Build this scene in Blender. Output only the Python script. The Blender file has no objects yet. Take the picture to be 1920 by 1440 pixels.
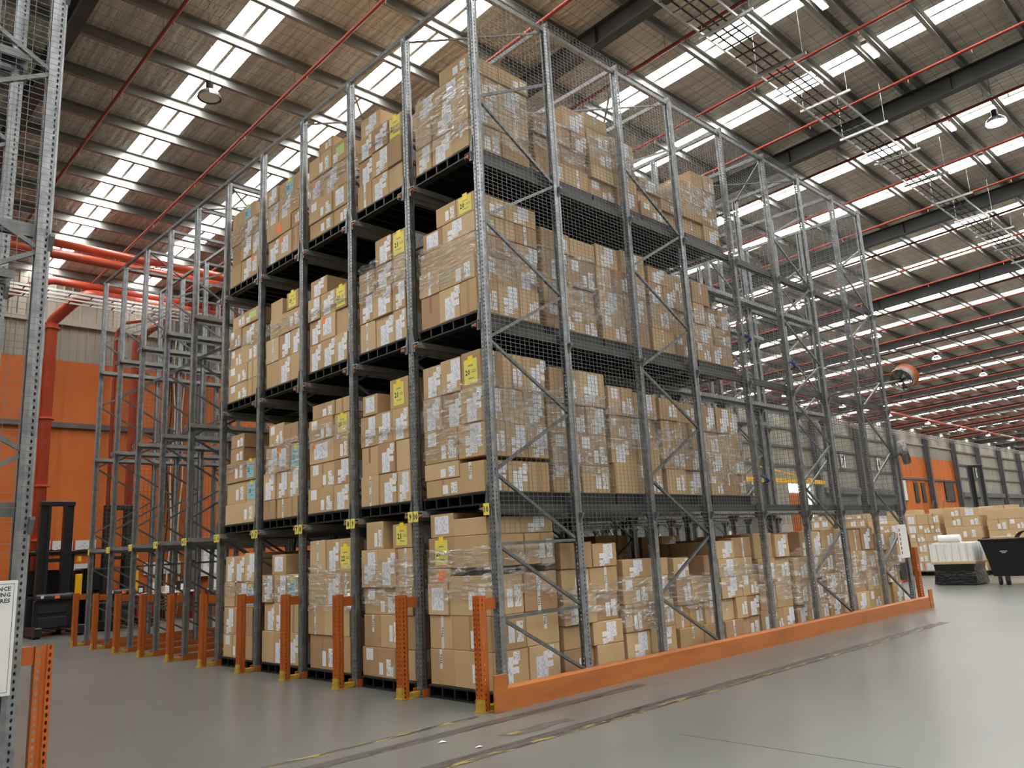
import bpy, math, random
from mathutils import Vector, Matrix
random.seed(7)
scene = bpy.context.scene
C = scene.collection

# ------------------------------------------------------------------ camera, light, exposure
cam_d = bpy.data.cameras.new('camera'); cam = bpy.data.objects.new('camera', cam_d); C.objects.link(cam)
CAMP = Vector((6.54892161, -5.98938141, 1.62632737)); FPX = 1488.34
CR = Vector((0.69046276, 0.72154127, -0.05137474)); CD = Vector((-0.18280957, 0.10533695, -0.97748902)); CF = Vector((-0.69988701, 0.68431157, 0.20463589))
cam.matrix_world = Matrix(((CR.x, -CD.x, -CF.x, CAMP.x), (CR.y, -CD.y, -CF.y, CAMP.y), (CR.z, -CD.z, -CF.z, CAMP.z), (0, 0, 0, 1)))
cam_d.sensor_fit = 'HORIZONTAL'; cam_d.sensor_width = 36.0; cam_d.lens = FPX / 1920 * 36
cam_d.clip_start = .05; cam_d.clip_end = 400
scene.camera = cam

world = bpy.data.worlds.new('sky'); scene.world = world; world.use_nodes = True
wn = world.node_tree.nodes; wl = world.node_tree.links
bg = wn['Background']; bg.inputs['Color'].default_value = (.85, .92, 1, 1); bg.inputs['Strength'].default_value = 2.5

SKYLIGHT_POWER = 15.0
scene.view_settings.view_transform = 'Standard'; scene.view_settings.look = 'None'
scene.view_settings.exposure = 0.42; scene.view_settings.gamma = 1.0
scene.view_settings.use_curve_mapping = False
scene.cycles.max_bounces = 8; scene.cycles.diffuse_bounces = 5; scene.cycles.glossy_bounces = 3
scene.cycles.transparent_max_bounces = 24; scene.cycles.caustics_reflective = False; scene.cycles.caustics_refractive = False
scene.cycles.sample_clamp_indirect = 6

# ------------------------------------------------------------------ materials
MATS = {}
def principled(name, col, rough=.6, metal=0.0, spec=.5):
    m = bpy.data.materials.new(name); m.use_nodes = True
    b = m.node_tree.nodes['Principled BSDF']
    b.inputs['Base Color'].default_value = (*col, 1); b.inputs['Roughness'].default_value = rough
    b.inputs['Metallic'].default_value = metal; b.inputs['Specular IOR Level'].default_value = spec
    MATS[name] = m; return m
def nd(m, t, **kw):
    n = m.node_tree.nodes.new(t)
    for k, v in kw.items(): setattr(n, k, v)
    return n
def lk(m, a, b): m.node_tree.links.new(a, b)
def bsdf(m): return m.node_tree.nodes['Principled BSDF']
def math_(m, op, a, b=None, c=None):
    n = nd(m, 'ShaderNodeMath', operation=op)
    for i, v in enumerate((a, b, c)):
        if v is None: continue
        if isinstance(v, (int, float)): n.inputs[i].default_value = v
        else: lk(m, v, n.inputs[i])
    return n.outputs[0]
def coords(m, kind='Object', scale=(1, 1, 1)):
    t = nd(m, 'ShaderNodeTexCoord'); mp = nd(m, 'ShaderNodeMapping'); mp.inputs['Scale'].default_value = scale
    lk(m, t.outputs[kind], mp.inputs['Vector']); return mp.outputs['Vector']
def noise(m, vec, scale=5, detail=3, rough=.5):
    n = nd(m, 'ShaderNodeTexNoise'); n.inputs['Scale'].default_value = scale; n.inputs['Detail'].default_value = detail; n.inputs['Roughness'].default_value = rough
    lk(m, vec, n.inputs['Vector']); return n.outputs['Fac']
def ramp(m, fac, stops):
    r = nd(m, 'ShaderNodeValToRGB'); e = r.color_ramp.elements
    while len(e) < len(stops): e.new(.5)
    for i, (p, c) in enumerate(stops):
        e[i].position = p; e[i].color = (*c, 1)
    lk(m, fac, r.inputs['Fac']); return r.outputs['Color']
def bump(m, h, strength=.3, dist=.02):
    b = nd(m, 'ShaderNodeBump'); b.inputs['Strength'].default_value = strength; b.inputs['Distance'].default_value = dist
    lk(m, h, b.inputs['Height']); lk(m, b.outputs['Normal'], bsdf(m).inputs['Normal'])
def mottled(name, c1, c2, scale=3, rough=.6, metal=0, sc=(1, 1, 1), bmp=0, kind='Object', spec=.5):
    m = principled(name, c1, rough, metal, spec); v = coords(m, kind, sc); n = noise(m, v, scale, 4)
    lk(m, ramp(m, n, [(.35, c1), (.65, c2)]), bsdf(m).inputs['Base Color'])
    if bmp: bump(m, n, bmp)
    return m

CARD = [mottled('cardboard_%s' % 'tan kraft pale brown'.split()[i], a, b, 2.5, .75, 0, (1, 1, .35), .05)
        for i, (a, b) in enumerate([((.48, .33, .165), (.53, .37, .195)), ((.44, .29, .14), (.48, .325, .165)), ((.52, .365, .20), (.57, .41, .235)), ((.38, .23, .12), (.42, .26, .14))])]
# paper with printed lines
def paper_mat(name, base, ink, lines, dens):
    m = principled(name, base, .6); t = nd(m, 'ShaderNodeTexCoord'); s = nd(m, 'ShaderNodeSeparateXYZ'); lk(m, t.outputs['UV'], s.inputs[0])
    ln = math_(m, 'GREATER_THAN', math_(m, 'FRACT', math_(m, 'MULTIPLY', s.outputs[0], lines)), .45)
    mp = nd(m, 'ShaderNodeMapping'); mp.inputs['Scale'].default_value = (lines, 9, 1); lk(m, t.outputs['UV'], mp.inputs['Vector'])
    fl = nd(m, 'ShaderNodeVectorMath', operation='FLOOR'); lk(m, mp.outputs['Vector'], fl.inputs[0])
    wn_ = nd(m, 'ShaderNodeTexWhiteNoise'); lk(m, fl.outputs[0], wn_.inputs['Vector'])
    on = math_(m, 'LESS_THAN', wn_.outputs['Value'], dens)
    ed = math_(m, 'GREATER_THAN', math_(m, 'MULTIPLY', math_(m, 'MULTIPLY', s.outputs[0], math_(m, 'SUBTRACT', 1, s.outputs[0])), math_(m, 'MULTIPLY', s.outputs[1], math_(m, 'SUBTRACT', 1, s.outputs[1]))), .012)
    f = math_(m, 'MULTIPLY', math_(m, 'MULTIPLY', ln, on), ed)
    mx = nd(m, 'ShaderNodeMix', data_type='RGBA'); mx.inputs['A'].default_value = (*base, 1); mx.inputs['B'].default_value = (*ink, 1)
    lk(m, f, mx.inputs['Factor']); lk(m, mx.outputs['Result'], bsdf(m).inputs['Base Color']); return m
paper_mat('paper_sheet', (.74, .75, .80), (.42, .43, .5), 11, .38)
paper_mat('paper_plain', (.78, .78, .80), (.5, .5, .55), 5, .2)
paper_mat('paper_barcode', (.80, .80, .80), (.10, .10, .11), 8, .42)
principled('tape_white', (.70, .70, .66), .35); principled('ink_black', (.015, .02, .025), .6)
principled('ink_grey', (.28, .27, .14), .6)
principled('tape_brown', (.36, .22, .11), .3); principled('tag_yellow', (.74, .66, .12), .55); principled('tape_yellow', (.9, .66, .02), .4)
principled('tag_blue', (.25, .52, .62), .55); principled('sticker_orange', (.95, .22, .04), .5); principled('sticker_green', (.45, .6, .2), .5)
principled('black_plastic', (.006, .006, .007), .45); principled('rubber', (.012, .012, .012), .7)
mottled('rail_steel_lit', (.30, .31, .305), (.38, .39, .385), 7, .45, .35)  # paler than the galvanised steel: aisle light on the rails put into the colour
mottled('galvanised', (.16, .168, .17), (.235, .245, .247), 9, .40, .75)
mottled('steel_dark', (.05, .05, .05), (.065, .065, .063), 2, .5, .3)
mottled('purlin_steel', (.24, .24, .225), (.32, .315, .29), 2.2, .45, .6)
mottled('orange_paint', (.46, .11, .016), (.40, .09, .014), 3, .42)
mottled('orange_rail_paint', (.47, .15, .032), (.37, .11, .025), 2.2, .45, 0, (1, .5, 3))
mottled('yellow_paint', (.55, .34, .025), (.30, .19, .035), 14, .5)
mottled('fire_main_paint', (.50, .075, .03), (.43, .06, .025), 2, .35)
mottled('red_pipe_paint', (.28, .034, .017), (.23, .028, .014), 2, .38)
mottled('orange_wall_paint', (.60, .15, .016), (.54, .13, .014), .6, .55)
mottled('cladding_beige', (.29, .27, .22), (.35, .33, .275), .8, .5, 0, (1, 1, .3))
mottled('cladding_grey', (.11, .107, .107), (.14, .137, .137), .8, .55)
mottled('column_paint', (.09, .086, .09), (.12, .112, .117), 1, .55)
principled('white_paint', (.72, .72, .70), .5); principled('cream_plastic', (.62, .58, .44), .5); principled('dark_glass', (.02, .022, .026), .1)
principled('blue_strap', (.02, .05, .22), .6); principled('silver', (.55, .55, .53), .3, .9); principled('tray_steel', (.55, .56, .54), .4, .6)
principled('wire', (.19, .195, .195), .45, .5); principled('yellow_crane', (.85, .46, .01), .45); principled('wood', (.50, .32, .13), .6)
principled('mast_paint', (.012, .012, .012), .38); principled('truck_grey', (.022, .022, .024), .4); principled('red_paint', (.30, .03, .025), .5)
mottled('fan_metal', (.12, .11, .095), (.3, .29, .27), 14, .45, .6); principled('rust_tip', (.34, .13, .07), .6)
m = principled('floor_scuff', (.10, .09, .078), .5)
# perforated upright steel: holes are real openings
def perforated(name, base, pitch, cols, rad, ycols):
    m = mottled(name, *base, 9, .40, .8 if 'steel' in name else 0); t = nd(m, 'ShaderNodeTexCoord'); s = nd(m, 'ShaderNodeSeparateXYZ'); lk(m, t.outputs['Object'], s.inputs[0])
    x, y, z = s.outputs
    dz = math_(m, 'MULTIPLY', math_(m, 'SUBTRACT', math_(m, 'FRACT', math_(m, 'DIVIDE', z, pitch)), .5), pitch * .6)
    def hole(co, off):
        d = math_(m, 'SUBTRACT', math_(m, 'ABSOLUTE', co), off)
        return math_(m, 'LESS_THAN', math_(m, 'ADD', math_(m, 'MULTIPLY', d, d), math_(m, 'MULTIPLY', dz, dz)), rad * rad)
    front = math_(m, 'LESS_THAN', y, .0055)
    hf = math_(m, 'MULTIPLY', hole(x, cols), front)
    hs = math_(m, 'MULTIPLY', hole(math_(m, 'SUBTRACT', y, ycols), 0), math_(m, 'SUBTRACT', 1, front))
    h = math_(m, 'MAXIMUM', hf, hs)
    tr = nd(m, 'ShaderNodeBsdfTransparent'); mx = nd(m, 'ShaderNodeMixShader'); out = m.node_tree.nodes['Material Output']
    lk(m, h, mx.inputs[0]); lk(m, bsdf(m).outputs[0], mx.inputs[1]); lk(m, tr.outputs[0], mx.inputs[2]); lk(m, mx.outputs[0], out.inputs['Surface'])
perforated('upright_steel', ((.25, .265, .28), (.38, .395, .41)), .05, .031, .0085, .034)
perforated('guard_orange', ((.48, .115, .016), (.42, .10, .015)), .05, .036, .009, .04)
# stretch film
m = bpy.data.materials.new('stretch_film'); m.use_nodes = True; MATS['stretch_film'] = m
m.node_tree.nodes.remove(m.node_tree.nodes['Principled BSDF'])
v = coords(m, 'Object', (1.2, 1.2, 9)); n1 = noise(m, v, 3.2, 5, .65)
v2 = coords(m, 'Object', (3, 3, 7)); n2 = noise(m, v2, 2.3, 4, .6)
gl = nd(m, 'ShaderNodeBsdfGlossy'); gl.inputs['Roughness'].default_value = .17; gl.inputs['Color'].default_value = (.95, .95, .95, 1)
bp = nd(m, 'ShaderNodeBump'); bp.inputs['Strength'].default_value = 1.0; bp.inputs['Distance'].default_value = .14
lk(m, n2, bp.inputs['Height']); lk(m, bp.outputs[0], gl.inputs['Normal'])
tr = nd(m, 'ShaderNodeBsdfTransparent'); tr.inputs['Color'].default_value = (.97, .97, .965, 1)
df = nd(m, 'ShaderNodeBsdfDiffuse'); df.inputs['Color'].default_value = (.85, .85, .84, 1)
gd = nd(m, 'ShaderNodeMixShader'); gd.inputs[0].default_value = .22; lk(m, gl.outputs[0], gd.inputs[1]); lk(m, df.outputs[0], gd.inputs[2])
mr = nd(m, 'ShaderNodeMapRange'); mr.inputs['From Min'].default_value = .46; mr.inputs['From Max'].default_value = .66; mr.inputs['To Min'].default_value = .06; mr.inputs['To Max'].default_value = .75
lk(m, n1, mr.inputs['Value'])
mx = nd(m, 'ShaderNodeMixShader'); lk(m, mr.outputs[0], mx.inputs[0]); lk(m, tr.outputs[0], mx.inputs[1]); lk(m, gd.outputs[0], mx.inputs[2])
lk(m, mx.outputs[0], m.node_tree.nodes['Material Output'].inputs['Surface'])
# translucent bundle film (plastic sleeves)
m = principled('milky_film', (.90, .90, .86), .25); bsdf(m).inputs['Transmission Weight'].default_value = .12
v = coords(m, 'Object', (1, 1, .1)); bump(m, noise(m, v, 9, 2), .5, .03)
m = principled('black_film', (.012, .012, .012), .18); v = coords(m, 'Object', (1, 1, 2)); bump(m, noise(m, v, 5, 4), .8, .05)
# concrete
m = principled('concrete', (.30, .295, .275), .3, 0, .5)
v = coords(m, 'Object'); a = noise(m, v, .45, 2, .5); b = noise(m, coords(m, 'Object', (1, .3, 1)), 1.1, 3, .5)
mixf = math_(m, 'ADD', math_(m, 'MULTIPLY', a, .6), math_(m, 'MULTIPLY', b, .4))
lk(m, ramp(m, mixf, [(.2, (.108, .113, .104)), (.8, (.176, .18, .166))]), bsdf(m).inputs['Base Color'])
rr = nd(m, 'ShaderNodeMapRange'); rr.inputs['To Min'].default_value = .17; rr.inputs['To Max'].default_value = .32; rr.inputs['From Min'].default_value = .2; rr.inputs['From Max'].default_value = .8
bsdf(m).inputs['Roughness'].default_value = .28
# worn floor paint / tape residue: torn edges via alpha
def worn(name, col, thr, sc):
    m = principled(name, col, .5); v = coords(m, 'Object', sc); n = noise(m, v, 3, 5, .7)
    al = math_(m, 'GREATER_THAN', n, thr); lk(m, al, bsdf(m).inputs['Alpha']); return m
worn('yellow_line_worn', (.30, .245, .075), .54, (4, 1.1, 1)); worn('residue_worn', (.085, .075, .067), .46, (5, .6, 1))
# roof foil sarking: crinkled, semi-specular, held by safety wire
m = principled('roof_foil', (.46, .43, .39), .42, .2)
v = coords(m, 'Object', (.35, 5.5, 1)); n1 = noise(m, v, 1.6, 5, .6)
n2 = noise(m, coords(m, 'Object', (2, 2, 2)), 1.5, 4, .6)
s = nd(m, 'ShaderNodeSeparateXYZ'); lk(m, coords(m, 'Object'), s.inputs[0])
def wl_(co, p, w): return math_(m, 'LESS_THAN', math_(m, 'ABSOLUTE', math_(m, 'SUBTRACT', math_(m, 'FRACT', math_(m, 'DIVIDE', co, p)), .5)), w / p / 2)
wires = math_(m, 'MAXIMUM', wl_(s.outputs[0], .30, .010), wl_(s.outputs[1], .30, .007))
mx = nd(m, 'ShaderNodeMix', data_type='RGBA'); lk(m, wires, mx.inputs['Factor'])
lk(m, ramp(m, n1, [(.30, (.44, .395, .33)), (.64, (.76, .70, .61))]), mx.inputs['A']); mx.inputs['B'].default_value = (.19, .175, .145, 1)
lk(m, mx.outputs['Result'], bsdf(m).inputs['Base Color'])
ph = math_(m, 'ADD', math_(m, 'MULTIPLY', s.outputs[1], 33.0), math_(m, 'MULTIPLY', n2, 14.0))
rip = math_(m, 'MULTIPLY', math_(m, 'SINE', ph), math_(m, 'MULTIPLY', n1, .22))
h = math_(m, 'ADD', math_(m, 'ADD', math_(m, 'MULTIPLY', n1, .9), rip), math_(m, 'MULTIPLY', n2, .35)); bump(m, h, .9, .12)
# skylight sheet (backlit translucent fibreglass) and lamp glass
def emit(name, col, st):
    m = bpy.data.materials.new(name); m.use_nodes = True; nt = m.node_tree; nt.nodes.remove(nt.nodes['Principled BSDF'])
    e = nt.nodes.new('ShaderNodeEmission'); e.inputs['Color'].default_value = (*col, 1); e.inputs['Strength'].default_value = st
    nt.links.new(e.outputs[0], nt.nodes['Material Output'].inputs['Surface']); MATS[name] = m
emit('skylight_sheet', (1.0, .985, .95), SKYLIGHT_POWER); emit('lamp_glow', (.95, .97, 1), 30); emit('batten_glow', (1, .9, .65), 4)

# ------------------------------------------------------------------ mesh builder
class MB:
    def __init__(s): s.v = []; s.f = []; s.m = []; s.uv = []; s.mats = []
    def mi(s, mat):
        if mat not in s.mats: s.mats.append(mat)
        return s.mats.index(mat)
    def face(s, pts, mat, uv=None):
        b = len(s.v); s.v += [tuple(p) for p in pts]; s.f.append(tuple(range(b, b + len(pts)))); s.m.append(s.mi(mat)); s.uv.append(uv)
    def idx(s, vs, fs, mat):
        b = len(s.v); s.v += [tuple(p) for p in vs]; k = s.mi(mat)
        for f in fs: s.f.append(tuple(b + i for i in f)); s.m.append(k); s.uv.append(None)
    def box(s, x0, x1, y0, y1, z0, z1, mat, ch=0):
        if ch <= 0:
            s.idx([(x, y, z) for x in (x0, x1) for y in (y0, y1) for z in (z0, z1)],
                  [(0, 1, 3, 2), (4, 6, 7, 5), (0, 4, 5, 1), (2, 3, 7, 6), (0, 2, 6, 4), (1, 5, 7, 3)], mat); return
        vs = []; ix = {}
        for i in (0, 1):
            for j in (0, 1):
                for k in (0, 1):
                    p = ((x0, x1)[i], (y0, y1)[j], (z0, z1)[k]); d = ((ch, -ch)[i], (ch, -ch)[j], (ch, -ch)[k])
                    for a in range(3):
                        q = list(p)
                        for b in range(3):
                            if b != a: q[b] += d[b]
                        ix[i, j, k, a] = len(vs); vs.append(q)
        fs = []
        for a in range(3):
            b, c = (a + 1) % 3, (a + 2) % 3
            for e in (0, 1):
                cyc = []
                for (u, w) in ((0, 0), (1, 0), (1, 1), (0, 1)):
                    t = [0, 0, 0]; t[a] = e; t[b] = u; t[c] = w; cyc.append(ix[t[0], t[1], t[2], a])
                fs.append(tuple(cyc if e else cyc[::-1]))
            for u in (0, 1):
                for w in (0, 1):
                    t0 = [0, 0, 0]; t0[b] = u; t0[c] = w; t1 = list(t0); t1[a] = 1
                    q = (ix[(*t0, b)], ix[(*t1, b)], ix[(*t1, c)], ix[(*t0, c)])
                    fs.append(q if (u ^ w) else q[::-1])
        for i in (0, 1):
            for j in (0, 1):
                for k in (0, 1):
                    t = (ix[i, j, k, 0], ix[i, j, k, 1], ix[i, j, k, 2]); fs.append(t if (i + j + k) % 2 else t[::-1])
        s.idx(vs, fs, mat)
    def prism(s, prof, axis, a, b, mat, off=(0, 0, 0), cap=True):
        n = len(prof)
        def P(p, t):
            q = {'z': (p[0], p[1], t), 'y': (p[0], t, p[1]), 'x': (t, p[0], p[1])}[axis]
            return (q[0] + off[0], q[1] + off[1], q[2] + off[2])
        vs = [P(p, a) for p in prof] + [P(p, b) for p in prof]
        fs = [(i, (i + 1) % n, n + (i + 1) % n, n + i) for i in range(n)]
        if cap: fs += [tuple(range(n))[::-1], tuple(range(n, 2 * n))]
        s.idx(vs, fs, mat)
    def bar(s, p, q, w, h, mat, up=(0, 0, 1)):
        p, q = Vector(p), Vector(q); d = (q - p).normalized(); up = Vector(up)
        if abs(d.dot(up)) > .98: up = Vector((1, 0, 0))
        r = d.cross(up).normalized() * (w / 2); u = r.normalized().cross(d) * (h / 2)
        vs = [c + a * r + b * u for c in (p, q) for a, b in ((-1, -1), (1, -1), (1, 1), (-1, 1))]
        s.idx(vs, [(0, 1, 2, 3), (7, 6, 5, 4), (0, 4, 5, 1), (1, 5, 6, 2), (2, 6, 7, 3), (3, 7, 4, 0)], mat)
    def tube(s, pts, r, mat, n=10, cap=True):
        pts = [Vector(p) for p in pts]; rings = []; last = None
        for i, p in enumerate(pts):
            d = (pts[min(i + 1, len(pts) - 1)] - pts[max(i - 1, 0)]).normalized()
            if last is None: a = d.cross(Vector((0, 0, 1)) if abs(d.z) < .9 else Vector((1, 0, 0))).normalized()
            else: a = (last - d * last.dot(d)).normalized()
            last = a; b = d.cross(a); rr = r[i] if isinstance(r, (list, tuple)) else r
            rings.append([p + rr * (math.cos(t * math.tau / n) * a + math.sin(t * math.tau / n) * b) for t in range(n)])
        vs = [q for g in rings for q in g]; fs = []
        for i in range(len(pts) - 1):
            for t in range(n): fs.append((i * n + t, i * n + (t + 1) % n, (i + 1) * n + (t + 1) % n, (i + 1) * n + t))
        if cap: fs += [tuple(range(n))[::-1], tuple(range(len(vs) - n, len(vs)))]
        s.idx(vs, fs, mat)
    def patch(s, O, u, v, n, u0, u1, v0, v1, off, mat, rot=0.0):
        O = Vector(O) + Vector(n) * off; u = Vector(u); v = Vector(v)
        if rot:
            c = O + u * (u0 + u1) / 2 + v * (v0 + v1) / 2; du = (u1 - u0) / 2; dv = (v1 - v0) / 2
            uu = u * math.cos(rot) + v * math.sin(rot); vv = v * math.cos(rot) - u * math.sin(rot)
            pts = [c - uu * du - vv * dv, c + uu * du - vv * dv, c + uu * du + vv * dv, c - uu * du + vv * dv]
        else: pts = [O + u * u0 + v * v0, O + u * u1 + v * v0, O + u * u1 + v * v1, O + u * u0 + v * v1]
        s.face(pts, mat, [(0, 0), (1, 0), (1, 1), (0, 1)])
    def text(s, st, c, u, v, h, mat, n=None, off=.0):
        vs, fs = text_mesh(st); c = Vector(c); u = Vector(u); v = Vector(v)
        if n: c = c + Vector(n) * off
        s.idx([c + u * (x * h) + v * (y * h) for x, y in vs], fs, mat)
    def build(s, name, parent=None, origin=None, smooth=False):
        me = bpy.data.meshes.new(name); o3 = origin or (0, 0, 0)
        me.from_pydata([(x - o3[0], y - o3[1], z - o3[2]) for x, y, z in s.v], [], s.f)
        for k in s.mats: me.materials.append(k if not isinstance(k, str) else MATS[k])
        me.polygons.foreach_set('material_index', s.m)
        if any(s.uv):
            L = me.uv_layers.new(name='UVMap'); d = []
            for f, uv in zip(s.f, s.uv):
                for i in range(len(f)): d += list(uv[i]) if uv else [0, 0]
            L.data.foreach_set('uv', d)
        if smooth: me.polygons.foreach_set('use_smooth', [True] * len(me.polygons))
        me.update()
        o = bpy.data.objects.new(name, me); C.objects.link(o)
        if parent is not None: o.parent = parent
        elif origin is not None: o.location = origin
        return o
_T = {}
def text_mesh(st):
    if st not in _T:
        cu = bpy.data.curves.new('t', 'FONT'); cu.body = st; cu.resolution_u = 1; cu.offset = .028; cu.align_x = 'CENTER'; cu.align_y = 'CENTER'
        o = bpy.data.objects.new('t', cu); C.objects.link(o); dg = bpy.context.evaluated_depsgraph_get(); dg.update()
        me = o.evaluated_get(dg).to_mesh()
        vs = [(w.co.x, w.co.y) for w in me.vertices]; fs = [tuple(p.vertices) for p in me.polygons]
        o.evaluated_get(dg).to_mesh_clear(); bpy.data.objects.remove(o); bpy.data.curves.remove(cu)
        k = .72; y0 = min(y for _, y in vs); y1 = max(y for _, y in vs); x0 = min(x for x, _ in vs); x1 = max(x for x, _ in vs)
        h = y1 - y0; vs = [((x - (x0 + x1) / 2) / h, (y - (y0 + y1) / 2) / h) for x, y in vs]; _T[st] = (vs, fs)
    return _T[st]
def tag(o, label, cat, group=None, kind=None):
    o['label'] = label
    if cat: o['category'] = cat
    if group: o['group'] = group
    if kind: o['kind'] = kind
    return o
def struct(o, label=None):
    o['kind'] = 'structure'
    if label: o['label'] = label
    return o
def empty(name, loc=(0, 0, 0)):
    o = bpy.data.objects.new(name, None); C.objects.link(o); o.location = loc; o.empty_display_size = .1; return o
def copy(o, parent=None, loc=None):
    c = o.copy(); C.objects.link(c)
    if parent is not None: c.parent = parent
    if loc is not None: c.location = loc
    return c
def copy_tree(o, parent=None, loc=None):
    c = copy(o, parent, loc)
    for ch in list(o.children): copy_tree(ch, c)
    return c
def proj(p):
    d = Vector(p) - CAMP; z = d.dot(CF)
    return (960 + FPX * d.dot(CR) / z, 720 + FPX * d.dot(CD) / z) if z > .1 else None
ORD = ['first', 'second', 'third', 'fourth', 'fifth', 'sixth', 'seventh', 'eighth', 'ninth', 'tenth', 'eleventh', 'twelfth', 'thirteenth', 'fourteenth', 'fifteenth', 'sixteenth', 'seventeenth', 'eighteenth']

# ------------------------------------------------------------------ the building
XW, XE, Y0B, SL = -21.0, 30.0, -18.45, .045
RAFT = [5.25 + 7.9 * n for n in range(-3, 16)]; Y1B = RAFT[-1]
def rz(x): return 12 + SL * x
b = MB(); b.box(XW - .3, XE + .3, Y0B - .3, Y1B + .3, -.3, 0, 'concrete'); fo = struct(b.build('floor'), 'polished grey concrete warehouse floor with scuffs')
# control joint and floor markings
b = MB()
def strip(name, x0, x1, y0, y1, mat, label, z=.002):
    b = MB(); n = max(1, int((y1 - y0) / .5))
    for i in range(n):
        ya, yb = y0 + (y1 - y0) * i / n, y0 + (y1 - y0) * (i + 1) / n
        b.box(x0, x1, ya, yb, .0, z, mat)
    o = b.build(name); tag(o, label, 'floor marking'); return o
strip('floor_line', .04, .13, -5.5, -.35, 'yellow_line_worn', 'faded yellow floor line leading up to the orange corner guard')
strip('tape_residue', .34, .50, -5.5, 1.9, 'residue_worn', 'dark strip of old tape residue beside the faded yellow line', .0015)
strip('floor_line', 1.30, 1.38, -4.6, 8.6, 'yellow_line_worn', 'long worn yellow floor line parallel to the orange kick rail', .003)
strip('tape_residue', 1.17, 1.36, -4.6, 9.5, 'residue_worn', 'long dark residue band under the worn yellow line', .0015)
b = MB(); pts = [(.86, -.85), (1.02, -.80), (1.06, -.45), (1.0, -.2), (1.05, .0), (.93, .02), (.86, -.3), (.90, -.5)]
b.face([(x, y, .0018) for x, y in pts], 'floor_scuff'); tag(b.build('tape_residue'), 'short brown patch of peeled floor tape in front of the rack corner', 'floor marking')
b = MB(); b.face([(x, y, .0026) for x, y in ((.90, -.8), (.98, -.74), (.97, -.5), (.91, -.55))], 'yellow_line_worn'); tag(b.build('paint_fleck'), 'yellow paint flecks on the short brown patch', 'floor marking')
for (x, y, w) in ((.63, -1.35, .05), (1.05, -1.28, .04)):
    b = MB(); b.face([(x, y, .003), (x + w, y + .02, .012), (x + w * .8, y + .07, .004), (x - .01, y + .06, .01)], 'paper_plain')
    tag(b.build('litter_scrap'), 'pale paper scrap lying on the floor by the %s' % ('yellow patch' if x < .8 else 'long worn line'), 'litter')
for i, (pts) in enumerate([((2.2, .06), (9.0, .0)), ]):
    b = MB(); b.bar((*pts[0], .0005), (*pts[1], .0005), .008, .002, 'floor_scuff'); tag(b.build('floor_joint'), 'thin saw-cut joint across the open concrete', 'floor joint')

# roof: foil strips between the skylight strips
cuts = []
for r in RAFT[:-1]: cuts += [(r + 2.43, r + 3.12), (r + 5.38, r + 6.04)]
roof = empty('ceiling'); struct(roof, 'insulated foil-lined warehouse roof with skylight strips')
def slab(b, y0, y1, mat, t0=0, t1=.12, x0=XW, x1=XE):
    b.idx([(x, y, rz(x) + t) for x in (x0, x1) for y in (y0, y1) for t in (t0, t1)],
          [(0, 1, 3, 2), (4, 6, 7, 5), (0, 4, 5, 1), (2, 3, 7, 6), (0, 2, 6, 4), (1, 5, 7, 3)], mat)
yy = Y0B - .3
for (a, c) in cuts + [(Y1B + .3, None)]:
    b = MB(); slab(b, yy, a, 'roof_foil'); b.build('roof_sheet', roof); yy = c
for (a, c) in cuts:
    mid = (a + c) / 2
    for (p, q) in ((a, mid - .035), (mid + .035, c)):
        b = MB(); slab(b, p, q, 'skylight_sheet', .03, .05); b.build('skylight_sheet', roof)
    b = MB(); slab(b, mid - .035, mid + .035, 'roof_foil', .02, .06); b.build('lap_strip', roof)
# purlins run along Y
PUR = [.05 - 1.355 * k for k in range(0, 16)] + [1.0, 1.33, 2.3, 3.56] + [3.56 + 1.3 * k for k in range(1, 20)]
prof = [(-.045, 0), (.045, 0), (.045, -.012), (-.033, -.012), (-.033, -.225), (.045, -.225), (.045, -.24), (-.045, -.24)]
for k, x in enumerate(sorted(PUR)):
    b = MB(); b.prism(prof, 'y', Y0B, Y1B, 'purlin_steel', (x, 0, rz(x) - .001)); b.build('purlin', roof)
# rafters run along X, dark I sections following the slope
for y in RAFT[1:-1]:
    b = MB()
    for (w0, w1, t0, t1) in ((-.11, .11, -.262, -.242), (-.11, .11, -.67, -.65), (-.012, .012, -.65, -.262)):
        b.idx([(x, y + w, rz(x) + t) for x in (XW + .05, XE) for w in (w0, w1) for t in (t0, t1)],
              [(0, 1, 3, 2), (4, 6, 7, 5), (0, 4, 5, 1), (2, 3, 7, 6), (0, 2, 6, 4), (1, 5, 7, 3)], 'steel_dark')
    for sx in range(-18, 30, 4):
        for sd in (-1, 1): b.idx([(sx, y + sd * .012, rz(sx) - .64), (sx, y + sd * .1, rz(sx) - .64), (sx, y + sd * .1, rz(sx) - .235), (sx, y + sd * .012, rz(sx) - .235)], [(0, 1, 2, 3)], 'steel_dark')
    b.build('rafter', roof)
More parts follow.
